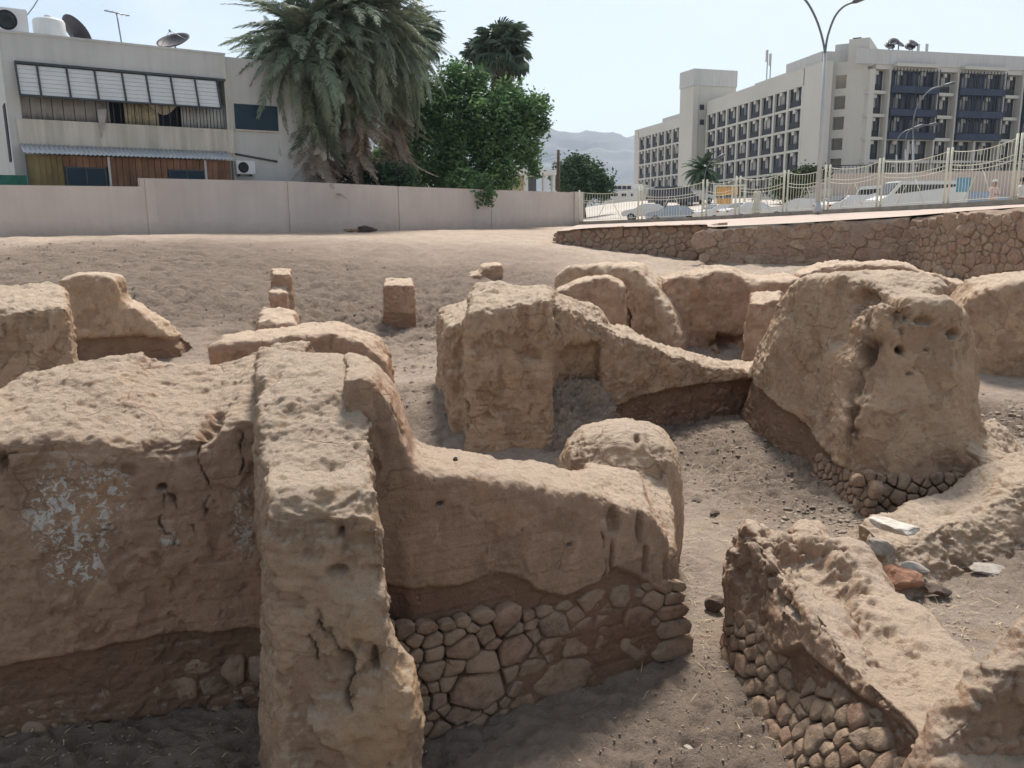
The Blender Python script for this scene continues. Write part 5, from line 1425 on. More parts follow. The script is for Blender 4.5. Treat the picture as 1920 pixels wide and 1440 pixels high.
# ================================================================== VEGETATION
M_BARK = mat('palm_bark', (0.10, 0.075, 0.055), .95, .35, 6, bump=.02, bscale=12)
M_FROND = mat('date_palm_leaf', (0.20, 0.24, 0.165), .6, .35, .8, trans=.3, rand=.28)
M_DEAD = mat('dead_palm_leaf', (0.33, 0.265, 0.21), .9, .35, .9, trans=.2, rand=.3)
M_FAN = mat('fan_palm_leaf', (0.10, 0.135, 0.09), .6, .3, .8, trans=.1, rand=.3)
M_LEAF = mat('bush_leaf', (0.08, 0.17, 0.075), .6, .5, .7, col2=(0.17, 0.30, 0.11), trans=.35)
M_LEAFD = mat('dark_leaf', (0.05, 0.09, 0.045), .7, .4, .7, trans=.15)
M_LEAFR = mat('round_tree_leaf', (0.055, 0.10, 0.045), .7, .4, .7, trans=.15)

def frond_mesh(name, L, droop, m, rnd, nl=46, leaf=.55, width=.045, sag=0.0, twist=0.0, up=0.0):
    """frond growing along +X from the origin, curving down; leaflets both sides"""
    V, Fs = [], []
    def pt(t):
        return Vector((L * (t - .28 * droop * t * t), 0, L * (up * t - droop * .62 * t * t - sag * t ** 3)))
    n = 10
    pr = []
    for i in range(n + 1):
        t = i / n; p = pt(t); w = .045 * (1 - .85 * t)
        for (y, z) in ((-w, 0), (w, 0), (0, w * .9)): V.append((p.x, y, p.z + z))
    for i in range(n):
        for k in range(3): a = i * 3 + k; b = i * 3 + (k + 1) % 3; Fs.append((a, b, b + 3, a + 3))
    for i in range(nl):
        t = .14 + .86 * (i + rnd.random() * .5) / nl
        p = pt(t); q = pt(min(1, t + .02)) - p; fwd = q.normalized() if q.length > 1e-6 else Vector((1, 0, 0))
        ll = leaf * (math.sin(math.pi * min(1, .12 + t * .86)) ** .6) * rnd.uniform(.8, 1.1)
        for sgn in (-1, 1):
            side = Vector((0, sgn, 0)); d = (side * .75 + fwd * rnd.uniform(.55, .9) + Vector((0, 0, rnd.uniform(-.15, .35)))).normalized()
            mid = p + d * ll * .55 + Vector((0, 0, -.02)); tip = p + d * ll * .9 + Vector((0, 0, -ll * rnd.uniform(.25, .55)))
            wv = fwd * width * .5 + Vector((0, 0, width * .3 * rnd.uniform(-1, 1)))
            o = len(V); V += [tuple(p - wv * .6), tuple(p + wv * .6), tuple(mid + wv), tuple(mid - wv), tuple(tip)]
            Fs += [(o, o + 1, o + 2, o + 3), (o + 3, o + 2, o + 4)]
    me = bpy.data.meshes.new(name); me.from_pydata(V, [], Fs); me.materials.append(m); me.update(); return me

def put(name, me, parent, loc, az, el, roll=0, sc=1.0):
    o = bpy.data.objects.new(name, me); COL.objects.link(o)
    Mx = Matrix.Translation(loc) @ Matrix.Rotation(az, 4, 'Z') @ Matrix.Rotation(-el, 4, 'Y') @ Matrix.Rotation(roll, 4, 'X') @ Matrix.Scale(sc, 4)
    o.parent = parent; o.matrix_parent_inverse = Matrix.Translation(-parent.location); o.matrix_basis = Mx
    return o

_r = random.Random(21)
FR_G = [frond_mesh('frond', 4.3, d, M_FROND, _r, nl=72, leaf=.66, width=.085, sag=s, up=.15) for d, s in ((.55, .1), (.8, .2), (1.0, .25), (.7, .35))]
FR_H = [frond_mesh('frond', 4.0, d, M_FROND, _r, nl=66, leaf=.6, width=.08, sag=.4, up=.0) for d in (.9, 1.15)]
FR_D = [frond_mesh('dead_frond', 3.6, d, M_DEAD, _r, nl=50, leaf=.45, width=.07, sag=.3, up=.0) for d in (.5, .9)]

def date_palm(base, h, label, ng=110, nh=90, nd=190, sc=1.0, seed=0, lean=(0, 0), skirt=1.0):
    rnd = random.Random(seed)
    r = empty('date_palm', base, label, 'palm tree')
    top = Vector(base) + Vector((lean[0], lean[1], h))
    bm = bmesh.new(); pts = [Vector(base) + Vector((lean[0] * t, lean[1] * t, -.3 + (h + .3) * t)) for t in [k / 14 for k in range(15)]]
    tube(bm, pts, [.34 * sc * (1 + .10 * (k % 2)) for k in range(15)], 12); bm_obj('trunk', bm, M_BARK, r)
    for k in range(ng):
        u = k / ng; el = R(82 - 105 * u ** .8 + rnd.uniform(-8, 8)); az = k * 2.39996 + rnd.uniform(-.2, .2)
        put('frond', rnd.choice(FR_G), r, top + Vector((0, 0, -.5 * u)), az, el, rnd.uniform(-.4, .4), sc * rnd.uniform(.85, 1.08))
    for k in range(nh):
        el = R(rnd.uniform(-62, -18)); az = k * 2.39996 + 1.1
        put('frond', rnd.choice(FR_H), r, top + Vector((0, 0, -.5 - rnd.random() * .4)), az, el, rnd.uniform(-.5, .5), sc * rnd.uniform(.8, 1.05))
    for k in range(nd):
        el = R(rnd.uniform(-86, -52)); az = k * 2.39996 + .4
        put('dead_frond', rnd.choice(FR_D), r, top + Vector((0, 0, -.7 - rnd.random() ** .8 * 4.2 * skirt)), az, el, rnd.uniform(-.6, .6), sc * rnd.uniform(.75, 1.15))
    return r
def gbase(px, Y):
    q = P(px, 412, Y); return Vector((q.x, q.y, 2.4))
b = gbase(592, 47.5); date_palm(b, P(596, 95, 47.5).z - 2.4, "big drooping date palm with a skirt of dead fronds, nearest the white house", seed=1, sc=1.08)
b = gbase(672, 49); date_palm(b, P(676, 35, 49).z - 2.4, "taller date palm standing against the bushy tree, crown cut off at the top", seed=2, sc=1.12, ng=120)
b = gbase(540, 49.5); date_palm(b, P(541, 130, 49.5).z - 2.4, "smallest and leftmost of the date palms, overlapping the house window", seed=3, sc=.72, ng=60, nh=44, nd=40, skirt=.5)
b = gbase(748, 53.5); date_palm(b, P(750, 85, 53.5).z - 2.4, "rightmost date palm, its fronds drooping in front of the bushy tree", seed=8, sc=.95, ng=80, nh=70, nd=110)
# low suckers at the palm feet
def sucker(px, Y, sc, label, seed):
    rnd = random.Random(seed); base = gbase(px, Y); r = empty('palm_sucker', base, label, 'young palm', 'palm suckers above the perimeter wall')
    for k in range(22):
        put('frond', rnd.choice(FR_G), r, base + Vector((0, 0, 1.0 * sc)), k * 2.4, R(rnd.uniform(15, 78)), rnd.uniform(-.5, .5), sc * rnd.uniform(.7, 1))
sucker(545, 49.0, .62, "leftmost low palm sucker beside the house wall", 5)
sucker(618, 49.0, .66, "middle palm sucker under the hanging dead fronds", 6)
sucker(680, 51, .64, "palm sucker next to the bushy tree", 7)

# fan palms behind
def fan_mesh(name, m, rnd, n=26, r=1.15):
    V, Fs = [], []
    for i in range(n):
        a = -2.2 + 4.4 * i / (n - 1); a2 = a + 4.4 / (n - 1) * .5; a0 = a - 4.4 / (n - 1) * .5
        rr = r * rnd.uniform(.85, 1.05); m_ = rr * .55
        st = 1.0
        o = len(V)
        V += [(st, 0, 0), (st + m_ * math.cos(a0), m_ * math.sin(a0), .05), (st + m_ * math.cos(a2), m_ * math.sin(a2), .05), (st + rr * .85 * math.cos(a), rr * .85 * math.sin(a), -.08), (st + rr * math.cos(a), rr * math.sin(a), -.45 * rnd.uniform(.6, 1.3))]
        Fs += [(o, o + 1, o + 3, o + 2), (o + 1, o + 4, o + 3), (o + 3, o + 4, o + 2)]
    o = len(V); V += [(0, -.03, 0), (0, .03, 0), (st, .02, 0), (st, -.02, 0), (0, 0, .04)]; Fs += [(o, o + 1, o + 2, o + 3), (o, o + 4, o + 3), (o + 1, o + 4, o + 2)]
    me = bpy.data.meshes.new(name); me.from_pydata(V, [], Fs); me.materials.append(m); me.update(); return me
_FAN = [fan_mesh('fan_leaf', M_FAN, _r) for _ in range(3)]
_FAND = [fan_mesh('dead_leaf', M_DEAD, _r) for _ in range(2)]
def fan_palm(px, Y, pytop, sc, label, seed, nlive=46, ndead=60):
    rnd = random.Random(seed); base = gbase(px, Y); h = P(px, pytop, Y).z - 2.4
    r = empty('fan_palm', base, label, 'palm tree'); top = base + Vector((0, 0, h))
    bm = bmesh.new(); tube(bm, [base + Vector((0, 0, h * k / 10)) for k in range(11)], [.28 - .008 * k for k in range(11)], 10); bm_obj('trunk', bm, M_BARK, r)
    for k in range(nlive):
        put('fan_leaf', rnd.choice(_FAN), r, top + Vector((0, 0, -.4 * k / nlive)), k * 2.4, R(75 - 115 * (k / nlive) + rnd.uniform(-10, 10)), rnd.uniform(-.7, .7), sc * rnd.uniform(.8, 1.1))
    for k in range(ndead):
        put('dead_leaf', rnd.choice(_FAND), r, top + Vector((0, 0, -.5 - 2.6 * k / ndead)), k * 2.4, R(rnd.uniform(-88, -66)), rnd.uniform(-.5, .5), sc * rnd.uniform(.6, .85))
fan_palm(944, 62, 92, 1.1, "tall fan palm with a shaggy brown skirt rising above the bushy tree", 31, nlive=56)
fan_palm(792, 66, 68, 1.0, "fan palm half hidden behind the right side of the big date palm", 32)
fan_palm(902, 66, 112, .8, "small fan palm crown just left of the tall fan palm", 33, nlive=26, ndead=14)

def leaf_cloud(name, blobs, n, size, m, parent, seed, aspect=.5, surf=.30):
    """blobs: (centre, (rx, ry, rz), weight)"""
    rng = np.random.default_rng(seed)
    w = np.array([b[2] * np.prod(b[1]) ** .66 for b in blobs]); w = w / w.sum()
    cnt = rng.multinomial(n // 9, w); Cs = []
    for b, c in zip(blobs, cnt):
        d = rng.normal(size=(c, 3)); d /= np.linalg.norm(d, axis=1)[:, None]
        rr = surf + (1 - surf) * rng.random(c) ** .5
        rr = rr * (1 + .42 * pn(d * 2.2 + np.array(b[0]) * .3, 1, seed))
        Cs.append(np.array(b[0]) + d * rr[:, None] * np.array(b[1]))
    Cc = np.concatenate(Cs)
    C = np.repeat(Cc, 9, 0) + rng.normal(size=(len(Cc) * 9, 3)) * size * 1.5
    N_ = len(C)
    a = rng.normal(size=(N_, 3)); a[:, 2] *= .6; a /= np.linalg.norm(a, axis=1)[:, None]
    t = rng.normal(size=(N_, 3)); bt = np.cross(a, t); bt /= np.linalg.norm(bt, axis=1)[:, None]
    s = size * rng.uniform(.6, 1.25, N_)[:, None]
    V = np.stack([C - a * s, C + bt * s * aspect, C + a * s, C - bt * s * aspect], 1).reshape(-1, 3)
    F_ = np.arange(N_ * 4).reshape(-1, 4)
    me = bpy.data.meshes.new(name); me.vertices.add(len(V)); me.vertices.foreach_set('co', V.ravel())
    me.loops.add(F_.size); me.loops.foreach_set('vertex_index', F_.ravel()); me.polygons.add(N_); me.polygons.foreach_set('loop_start', np.arange(0, F_.size, 4)); me.update(calc_edges=True)
    me.materials.append(m)
    o = bpy.data.objects.new(name, me); COL.objects.link(o)
    if parent is not None: attach(o, parent)
    return o
def tree_px(name, label, cat, Y, blobs, n, size, m, trunk_px, seed, limbs=5, tr=.22, dep=1.0, group=None):
    """blobs given as (px, py, rx px, ry px[, dY])"""
    base = gbase(trunk_px, Y); r = empty(name, base, label, cat, group)
    bl = []
    for b in blobs:
        c = P(b[0], b[1], Y + (b[4] if len(b) > 4 else 0)); rx = b[2] * Y / FPX; rz = b[3] * Y / FPX
        bl.append(((c.x, c.y, c.z), (rx, min(rx, rz) * 1.0 * dep + .2, rz), 1.0))
    leaf_cloud('crown', bl, n, size, m, r, seed)
    bm = bmesh.new(); rnd = random.Random(seed); hub = base + Vector((rnd.uniform(-.2, .2), 0, 1.8))
    tube(bm, [base - Vector((0, 0, .4)), base + Vector((.05, 0, .9)), hub], [tr, tr * .85, tr * .7], 9); bm_obj('trunk', bm, M_BARK, r)
    for b in bl[:limbs + 3]:
        bm = bmesh.new(); c = Vector(b[0]); mid = hub.lerp(c, .5) + Vector((rnd.uniform(-.4, .4), rnd.uniform(-.3, .3), .2))
        tube(bm, [hub - Vector((0, 0, .3)), mid, c, c + Vector((rnd.uniform(-.5, .5), 0, b[1][2] * .6))], [tr * .5, tr * .33, tr * .2, tr * .06], 6); bm_obj('limb', bm, M_BARK, r)
    return r
tree_px('bushy_tree', "broad bushy green tree spilling over the pink wall beside the date palms", 'tree', 58,
        [(810, 290, 75, 65), (885, 305, 80, 58), (850, 225, 60, 55), (915, 225, 65, 58), (960, 262, 44, 52), (740, 310, 38, 42), (820, 335, 85, 30), (925, 338, 55, 24), (985, 212, 36, 30), (838, 168, 28, 26), (885, 165, 24, 20), (800, 220, 34, 46), (1004, 190, 22, 14), (990, 300, 20, 22), (955, 178, 30, 22), (880, 345, 36, 18, -4.6), (897, 361, 28, 16, -4.8), (905, 373, 14, 9, -4.8), (745, 270, 32, 46), (768, 232, 28, 36), (715, 310, 30, 30), (862, 335, 24, 12, -4), (1015, 235, 16, 12), (1018, 205, 10, 16), (1000, 275, 14, 10), (770, 185, 18, 24), (862, 138, 14, 12), (1005, 320, 12, 10), (848, 128, 20, 12), (800, 160, 20, 22), (895, 150, 18, 20), (1000, 240, 26, 16)], 42000, .16, M_LEAF, 850, 41, dep=1.2)
tree_px('dark_shrub', "dark low shrub filling the gap under the palms above the pink wall", 'shrub', 50, [(720, 330, 60, 25), (660, 328, 40, 20), (600, 330, 50, 20)], 5000, .13, M_LEAFD, 700, 43, limbs=1, tr=.06)
tree_px('round_tree', "dark rounded tree at the end of the pink wall, in front of the hills", 'tree', 88, [(1085, 325, 34, 26), (1110, 340, 32, 28), (1065, 335, 28, 30), (1100, 355, 44, 18), (1082, 308, 22, 12), (1130, 350, 16, 22)], 9000, .22, M_LEAFR, 1095, 44, limbs=2)
# small date palm by the hotel
rnd = random.Random(77); b = gbase(1317, 92); b.z = SZ(b.x, b.y)
r = empty('date_palm', b, "small young date palm with a round green crown in front of the hotel", 'palm tree'); top = P(1317, 322, 92)
bm = bmesh.new(); tube(bm, [b, b.lerp(top, .5), top], [.2, .18, .16], 8); bm_obj('trunk', bm, M_BARK, r)
M_FROND2 = mat('young_palm_leaf', (0.06, 0.10, 0.045), .6, .3, .8, trans=.1, rand=.3)
_fy = [frond_mesh('frond', 2.6, d, M_FROND2, rnd, nl=34, leaf=.5, width=.09, sag=.1, up=.1) for d in (.5, .8, 1.0)]
for k in range(60): put('frond', rnd.choice(_fy), r, top, k * 2.4, R(80 - 115 * k / 60 + rnd.uniform(-8, 8)), rnd.uniform(-.4, .4), rnd.uniform(.85, 1.05))
# hedge at the hotel corner
for k, (pxs, pys, w, h, lab) in enumerate(((1510, 328, 22, 10, "low green shrub at the foot of the hotel corner"), (1475, 352, 26, 22, "green hedge strip behind the fence panel by the lamp post"), (1440, 300, 0, 0, ''))):
    if w: tree_px('hedge_shrub', lab, 'shrub', 86, [(pxs, pys, w, h), (pxs + 20, pys - 2, w * .7, h * .8)], 2500, .2, M_HEDGE, pxs, 60 + k, limbs=1, tr=.05)

# ================================================================== STREET FURNITURE
M_POLE = mat('lamp_pole_grey', (0.42, 0.43, 0.43), .5, .08, 1, metal=.3)
M_POLED = mat('lamp_pole_dark', (0.16, 0.17, 0.18), .5, .08, 1, metal=.3)
M_CREAM = mat('cream_painted_metal', (0.62, 0.60, 0.49), .6, .08, 1)
M_LAMP = mat('lamp_housing', (0.10, 0.10, 0.11), .5, .1, 1)
def lamp(px, pyb, Y, arms, label, r0=.11, m=None, kind='street_lamp'):
    """arms: lists of (px, py) going up from the pole top; pole top = first point"""
    b = P(px, pyb, Y); r = empty(kind, b, label, 'street lamp', 'street lamps')
    t = P(arms[0][0][0], arms[0][0][1], Y)
    bm = bmesh.new(); tube(bm, [b - Vector((0, 0, 1.0)), b.lerp(t, .5), t], [r0, r0 * .85, r0 * .62], 10); bm_obj('pole', bm, m or M_POLE, r)
    bm = bmesh.new(); lathe(bm, b, [(r0 * 1.9, -.1), (r0 * 1.9, .08), (r0 * 1.3, .2), (r0, .5)], 12); bm_obj('foot', bm, m or M_POLE, r)
    for a in arms:
        pts = [P(x, y, Y) for x, y in a]
        # smooth
        q = []
        for i in range(len(pts) - 1):
            p0 = pts[max(0, i - 1)]; p1 = pts[i]; p2 = pts[i + 1]; p3 = pts[min(len(pts) - 1, i + 2)]
            for k in range(4):
                u = k / 4; q.append(.5 * ((2 * p1) + (-p0 + p2) * u + (2 * p0 - 5 * p1 + 4 * p2 - p3) * u * u + (-p0 + 3 * p1 - 3 * p2 + p3) * u ** 3))
        q.append(pts[-1])
        bm = bmesh.new(); tube(bm, q, r0 * .45, 7); bm_obj('arm', bm, M_POLED if m is None else m, r)
        e = pts[-1]; dr = (pts[-1] - pts[-2]).normalized()
        bm = bmesh.new(); tube(bm, [e - dr * .1, e + dr * .15, e + dr * .75, e + dr * .95], [.05, .13, .15, .04], 8); bm_obj('lamp_head', bm, M_LAMP, r)
    return r
lamp(1533, 395, 46.3, [[(1547, 100), (1542, 72), (1530, 35), (1510, 0), (1480, -22), (1450, -30)], [(1547, 100), (1552, 68), (1565, 32), (1582, 12), (1600, 4)]], "tall street lamp with two arms curving apart like a Y before the hotel", r0=.13)
lamp(1712, 372, 70, [[(1712, 262), (1713, 225), (1722, 195), (1745, 168), (1770, 161)]], "single-arm curved street lamp standing before the blue balconies", r0=.12)
lamp(1681, 378, 84, [[(1681, 290), (1683, 262), (1695, 247), (1715, 240)]], "shorter curved street lamp left of the one before the blue balconies", r0=.11)
lamp(1698, 376, 92, [[(1698, 280), (1700, 252), (1715, 238), (1742, 234)]], "farther curved street lamp whose arm crosses the lowest blue balcony", r0=.11)
lamp(1320, 402, 78, [[(1320, 350), (1322, 325), (1330, 306), (1342, 299)]], "small curved street lamp by the young palm", r0=.08)
# utility pole
b = gbase(1047, 70); up_ = empty('utility_pole', b, "dark timber utility pole above the end of the pink wall", 'pole')
bm = bmesh.new(); tube(bm, [b, P(1047, 281, 70)], [.17, .12], 8); bm_obj('pole', bm, M_BARK, up_)
bm = bmesh.new()
for dy in (0, 8): tube(bm, [P(1046, 288 + dy, 70), P(1010, 296 + dy, 66), P(985, 294 + dy, 62)], .012, 4)
w_ = bm_obj('wires', bm, M_BLACK, up_); w_['kind'] = 'stuff'

# --- the fence
fence = empty('metal_fence', fen[0], "cream metal railing with sagging wave-shaped rails and paired posts along the plaza", 'fence')
HF = [2.05, 2.1, 2.2, 2.25, 2.3, 2.35, 2.4, 2.45, 2.6, 2.6, 2.6]
for i, p in enumerate(fen2[:-1]):
    F = Frame(fen2[i], fen2[i + 1]); h = HF[i]
    for q in ((-.14, .14) if i else (0.0,)):
        bm = bmesh.new(); a = F.at(q, p.z - .3, 0); tube(bm, [a, Vector((a.x, a.y, p.z + h + .1))], .052, 8)
        bm_obj('post', bm, M_CREAM, fence, smooth=False)
for i in range(len(fen2) - 1):
    A, B = fen2[i], fen2[i + 1]; F = Frame(A, B); h0 = HF[i]; h1 = HF[i + 1]; L = F.L
    def zb_(u): return A.z + (B.z - A.z) * u
    def rail(u, k, sag): return zb_(u) + (h0 + (h1 - h0) * u) * k - sag * 4 * u * (1 - u) + .0
    rails = [lambda u: rail(u, .97, .20), lambda u: rail(u, .72, .18), lambda u: rail(u, .64, .18), lambda u: zb_(u) + .12]
    for f_ in rails:
        bm = bmesh.new(); tube(bm, [F.at(.14 + (L - .28) * k / 12, f_(k / 12), 0) for k in range(13)], .018, 5); bm_obj('rail', bm, M_CREAM, fence)
    bm = bmesh.new(); nb = int(L / .19)
    for k in range(1, nb):
        u = k / nb; s_ = L * u; fbox(bm, F, s_ - .008, s_ + .008, zb_(u) + .10, rails[0](u), .010, -.010)
    o = bm_obj('bars', bm, M_CREAM, fence); o['kind'] = 'stuff'
    for (u0, u1, z0, z1) in ((.30, .46, .12, 1.35), (.70, .54, .12, 1.35)):
        bm = bmesh.new(); tube(bm, [F.at(L * u0, zb_(u0) + z0, .02), F.at(L * u1, zb_(u1) + z1, .02)], .02, 5); bm_obj('brace', bm, M_CREAM, fence)

# --- cars
M_CARW = mat('white_car_paint', (0.62, 0.62, 0.62), .25, .03, 1, spec=.5)
M_CARD = mat('dark_blue_car_paint', (0.03, 0.035, 0.06), .25, .05, 1, spec=.5)
M_CARB = mat('pale_blue_car_paint', (0.30, 0.36, 0.44), .25, .05, 1, spec=.5)
M_GLASSC = mat('car_glass', (0.02, 0.024, 0.03), .1, .1, 1, spec=.6)
M_RED = mat('tail_lamp_red', (0.3, 0.02, 0.02), .3, .1, 1)
def car(x, y, rz, paint, label, kind='sedan'):
    z = SZ(x, y); r = empty('parked_car' if kind != 'van' else 'parked_van', (x, y, z), label, 'car' if kind != 'van' else 'van', 'cars parked beyond the fence', rz)
    Lh, W = (2.2, .88) if kind != 'van' else (2.5, .95)
    if kind == 'van': prof = [(-2.5, .45), (-2.5, 1.9), (-2.3, 2.05), (1.3, 2.05), (1.9, 1.25), (2.45, 1.05), (2.5, .45)]; gl = [(-2.3, 1.2), (-2.25, 1.85), (1.2, 1.85), (1.7, 1.25)]
    else: prof = [(-2.2, .4), (-2.25, .85), (-2.1, 1.0), (-1.55, 1.05), (-.95, 1.43), (.35, 1.46), (1.05, 1.02), (2.05, .88), (2.25, .7), (2.2, .4)]; gl = [(-1.5, 1.06), (-.93, 1.36), (.33, 1.39), (.95, 1.04)]
    Mw = Matrix.Translation((x, y, z)) @ Matrix.Rotation(rz, 4, 'Z')
    def ext(pf, w0, w1, m, name, par, inset=0.0):
        bm = bmesh.new()
        top = max(p[1] for p in pf)
        def wd(z_): return w1 if z_ > 1.15 else w0
        A_ = [bm.verts.new(Mw @ Vector((a, -wd(b), b))) for a, b in pf]; B_ = [bm.verts.new(Mw @ Vector((a, wd(b), b))) for a, b in pf]
        bm.faces.new(A_); bm.faces.new(B_)
        for k in range(len(pf)): bm.faces.new((A_[k], A_[(k + 1) % len(pf)], B_[(k + 1) % len(pf)], B_[k]))
        if name == 'body': bmesh.ops.bevel(bm, geom=[e for e in bm.edges], offset=.05, segments=2, affect='EDGES')
        return bm_obj(name, bm, m, par, smooth=False)
    ext(prof, W, W * .84, paint, 'body', r)
    ext(gl, W * .90 if kind != 'van' else W * .9, W * .86, M_GLASSC, 'side_window', r)
    bm = bmesh.new()
    ws_ = [(.98, 1.07), (.40, 1.40)] if kind != 'van' else [(1.84, 1.35), (1.36, 1.95)]
    v = [bm.verts.new(Mw @ Vector((a + .03, s_ * W * .74, b + .025))) for (a, b), s_ in ((ws_[0], -1), (ws_[0], 1), (ws_[1], 1), (ws_[1], -1))]; bm.faces.new(v)
    bm_obj('windscreen', bm, M_GLASSC, r).modifiers.new('s', 'SOLIDIFY').thickness = .02
    bm = bmesh.new(); ws_ = [(-1.5, 1.09), (-1.02, 1.39)] if kind != 'van' else [(-2.53, 1.25), (-2.5, 1.8)]
    v = [bm.verts.new(Mw @ Vector((a - .03, s_ * W * .72, b + .02))) for (a, b), s_ in ((ws_[0], -1), (ws_[0], 1), (ws_[1], 1), (ws_[1], -1))]; bm.faces.new(v)
    bm_obj('rear_window', bm, M_GLASSC, r).modifiers.new('s', 'SOLIDIFY').thickness = .02
    for a in (-1.35, 1.4):
        for s_ in (-1, 1):
            Mx = (Mw.to_3x3() @ Vector((0, 1, 0))).to_track_quat('Z', 'Y').to_matrix()
            bm = bmesh.new(); lathe(bm, Mw @ Vector((a, s_ * (W - .08), .33)), [(.2, -.1), (.33, -.1), (.34, 0), (.33, .1), (.2, .1)], 18, M=Mx); w = bm_obj('wheel', bm, M_BLACK, r)
            bm = bmesh.new(); lathe(bm, Mw @ Vector((a, s_ * (W - .08), .33)), [(.05, -.11), (.2, -.105), (.2, .105), (.05, .11)], 12, M=Mx); bm_obj('rim', bm, M_STEEL, w)
    for s_ in (-1, 1):
        bm = bmesh.new(); box_ = [(-2.27, -2.2)]
        v0 = Mw @ Vector((-2.24 if kind != 'van' else -2.5, s_ * W * .78, .85)); lathe(bm, v0, [(.02, -.06), (.09, -.05), (.09, .05), (.02, .06)], 8); bm_obj('tail_lamp', bm, M_RED, r)
        bm = bmesh.new(); v0 = Mw @ Vector((2.18 if kind != 'van' else 2.46, s_ * W * .72, .72)); lathe(bm, v0, [(.02, -.06), (.1, -.04), (.1, .04), (.02, .06)], 8); bm_obj('headlight', bm, M_WHITE, r)
    return r
def cpx(px, Y): q = P(px, 400, Y); return q.x, q.y
for (px, Y, rz, pt, kind, lab) in (
    (1262, 88, .2, M_CARD, 'van', "dark blue van parked before the hotel tower"), (1300, 92, .3, M_CARW, 'sedan', "white car parked between the dark blue van and the young palm"),
    (1215, 74, 2.9, M_CARW, 'sedan', "white car nearest the round tree in the parking row"), (1262, 70, 2.9, M_CARB, 'sedan', "pale blue car seen through the fence, left of the young palm's trunk"), (1410, 58, .25, M_CARW, 'sedan', "white car behind the person in the pale robe"),
    (1360, 62, .25, M_CARW, 'sedan', "white car under the orange panel"), (1500, 54, 2.8, M_CARW, 'sedan', "white car behind the green-backed fence panel"), (1600, 50.5, .3, M_CARW, 'sedan', "white car with its roof just over the kerb, left of the van"), (1575, 60, .2, M_CARW, 'sedan', "farther white car whose roof shows behind another, left of the van"),
    (1712, 47, 3.2, M_CARW, 'van', "white minibus with a row of black windows behind the fence"), (1815, 49, 3.0, M_CARB, 'sedan', "pale blue car with its bonnet beyond the minibus"), (1650, 54, 1.7, M_CARW, 'van', "white van seen end-on, touching the minibus on its left")):
    x, y = cpx(px, Y); car(x, y, rz, pt, lab, kind)

# --- orange playground panel, teal cloth, crates, bins
M_ORANGE = mat('orange_panel', (0.62, 0.33, 0.10), .7, .1, 1); M_TEAL = mat('teal_panel', (0.10, 0.36, 0.42), .7, .25, 2, col2=(.16, .32, .5)); M_SALM = mat('salmon_plastic', (0.66, 0.30, 0.20), .6, .1, 1)
Fo = Frame(upt(1345, 66), upt(1400, 65))
bo = empty('kiosk', Fo.at(0, 3), "yellow metal frame stand with an orange panel behind the fence", 'kiosk')
bm = bmesh.new(); fbox(bm, Fo, Fo.S(1346), Fo.S(1386), Fo.Z(1360, 366), Fo.Z(1360, 351), 0, -.06); bm_obj('panel', bm, M_ORANGE, bo)
bm = bmesh.new(); fbox(bm, Fo, Fo.S(1346), Fo.S(1376), Fo.Z(1360, 390), Fo.Z(1360, 372), 0, -.06); bm_obj('lower_panel', bm, M_ORANGE, bo)
for e in (1342, 1374, 1398):
    bm = bmesh.new(); fbox(bm, Fo, Fo.S(e), Fo.S(e + 3), SZ(Fo.at(Fo.S(e), 0).x, Fo.at(Fo.S(e), 0).y), Fo.Z(e, 349), .08, .005); bm_obj('post', bm, M_CREAM, bo)
bm = bmesh.new(); fbox(bm, Fo, Fo.S(1342), Fo.S(1401), Fo.Z(1350, 350), Fo.Z(1350, 347), .09, -.07); bm_obj('top_rail', bm, M_CREAM, bo)
Ft = Frame(upt(1790, 43.5), upt(1830, 43)); z0 = SZ(Ft.at(0, 0).x, Ft.at(0, 0).y)
bt_ = empty('sign_board', Ft.at(0, z0), "teal and blue board on posts behind the fence, left of the person in the cap", 'board')
bm = bmesh.new(); fbox(bm, Ft, Ft.S(1797), Ft.S(1824), Ft.Z(1800, 360), Ft.Z(1800, 333), 0, -.05); bm_obj('board', bm, M_TEAL, bt_)
for e in (1799, 1820):
    bm = bmesh.new(); fbox(bm, Ft, Ft.S(e), Ft.S(e + 2), z0 - .2, Ft.Z(e, 334), -.055, -.1); bm_obj('post', bm, M_CREAM, bt_)
q = P(1897, 376, 35.6); bn = empty('plastic_crate', q, "salmon-orange plastic crate standing beside the person in red", 'crate')
q = P(1889, 373, 37.2); zc_ = SZ(q.x, q.y)
bn.location = (q.x, q.y, zc_)
def cr(x0, x1, y0, y1, z0, z1, name):
    bm = bmesh.new(); box(bm, q.x + x0, q.x + x1, q.y + y0, q.y + y1, zc_ + z0, zc_ + z1); bm_obj(name, bm, M_SALM, bn)
cr(-.32, .32, -.28, .28, 0, .05, 'base'); cr(-.35, .35, -.3, -.27, .0, .62, 'front'); cr(-.35, .35, .27, .3, .0, .62, 'back'); cr(-.35, -.32, -.268, .268, .051, .62, 'side'); cr(.32, .35, -.268, .268, .051, .62, 'side')
cr(-.38, .38, -.33, -.27, .621, .68, 'rim'); cr(-.38, .38, .27, .33, .621, .68, 'rim')

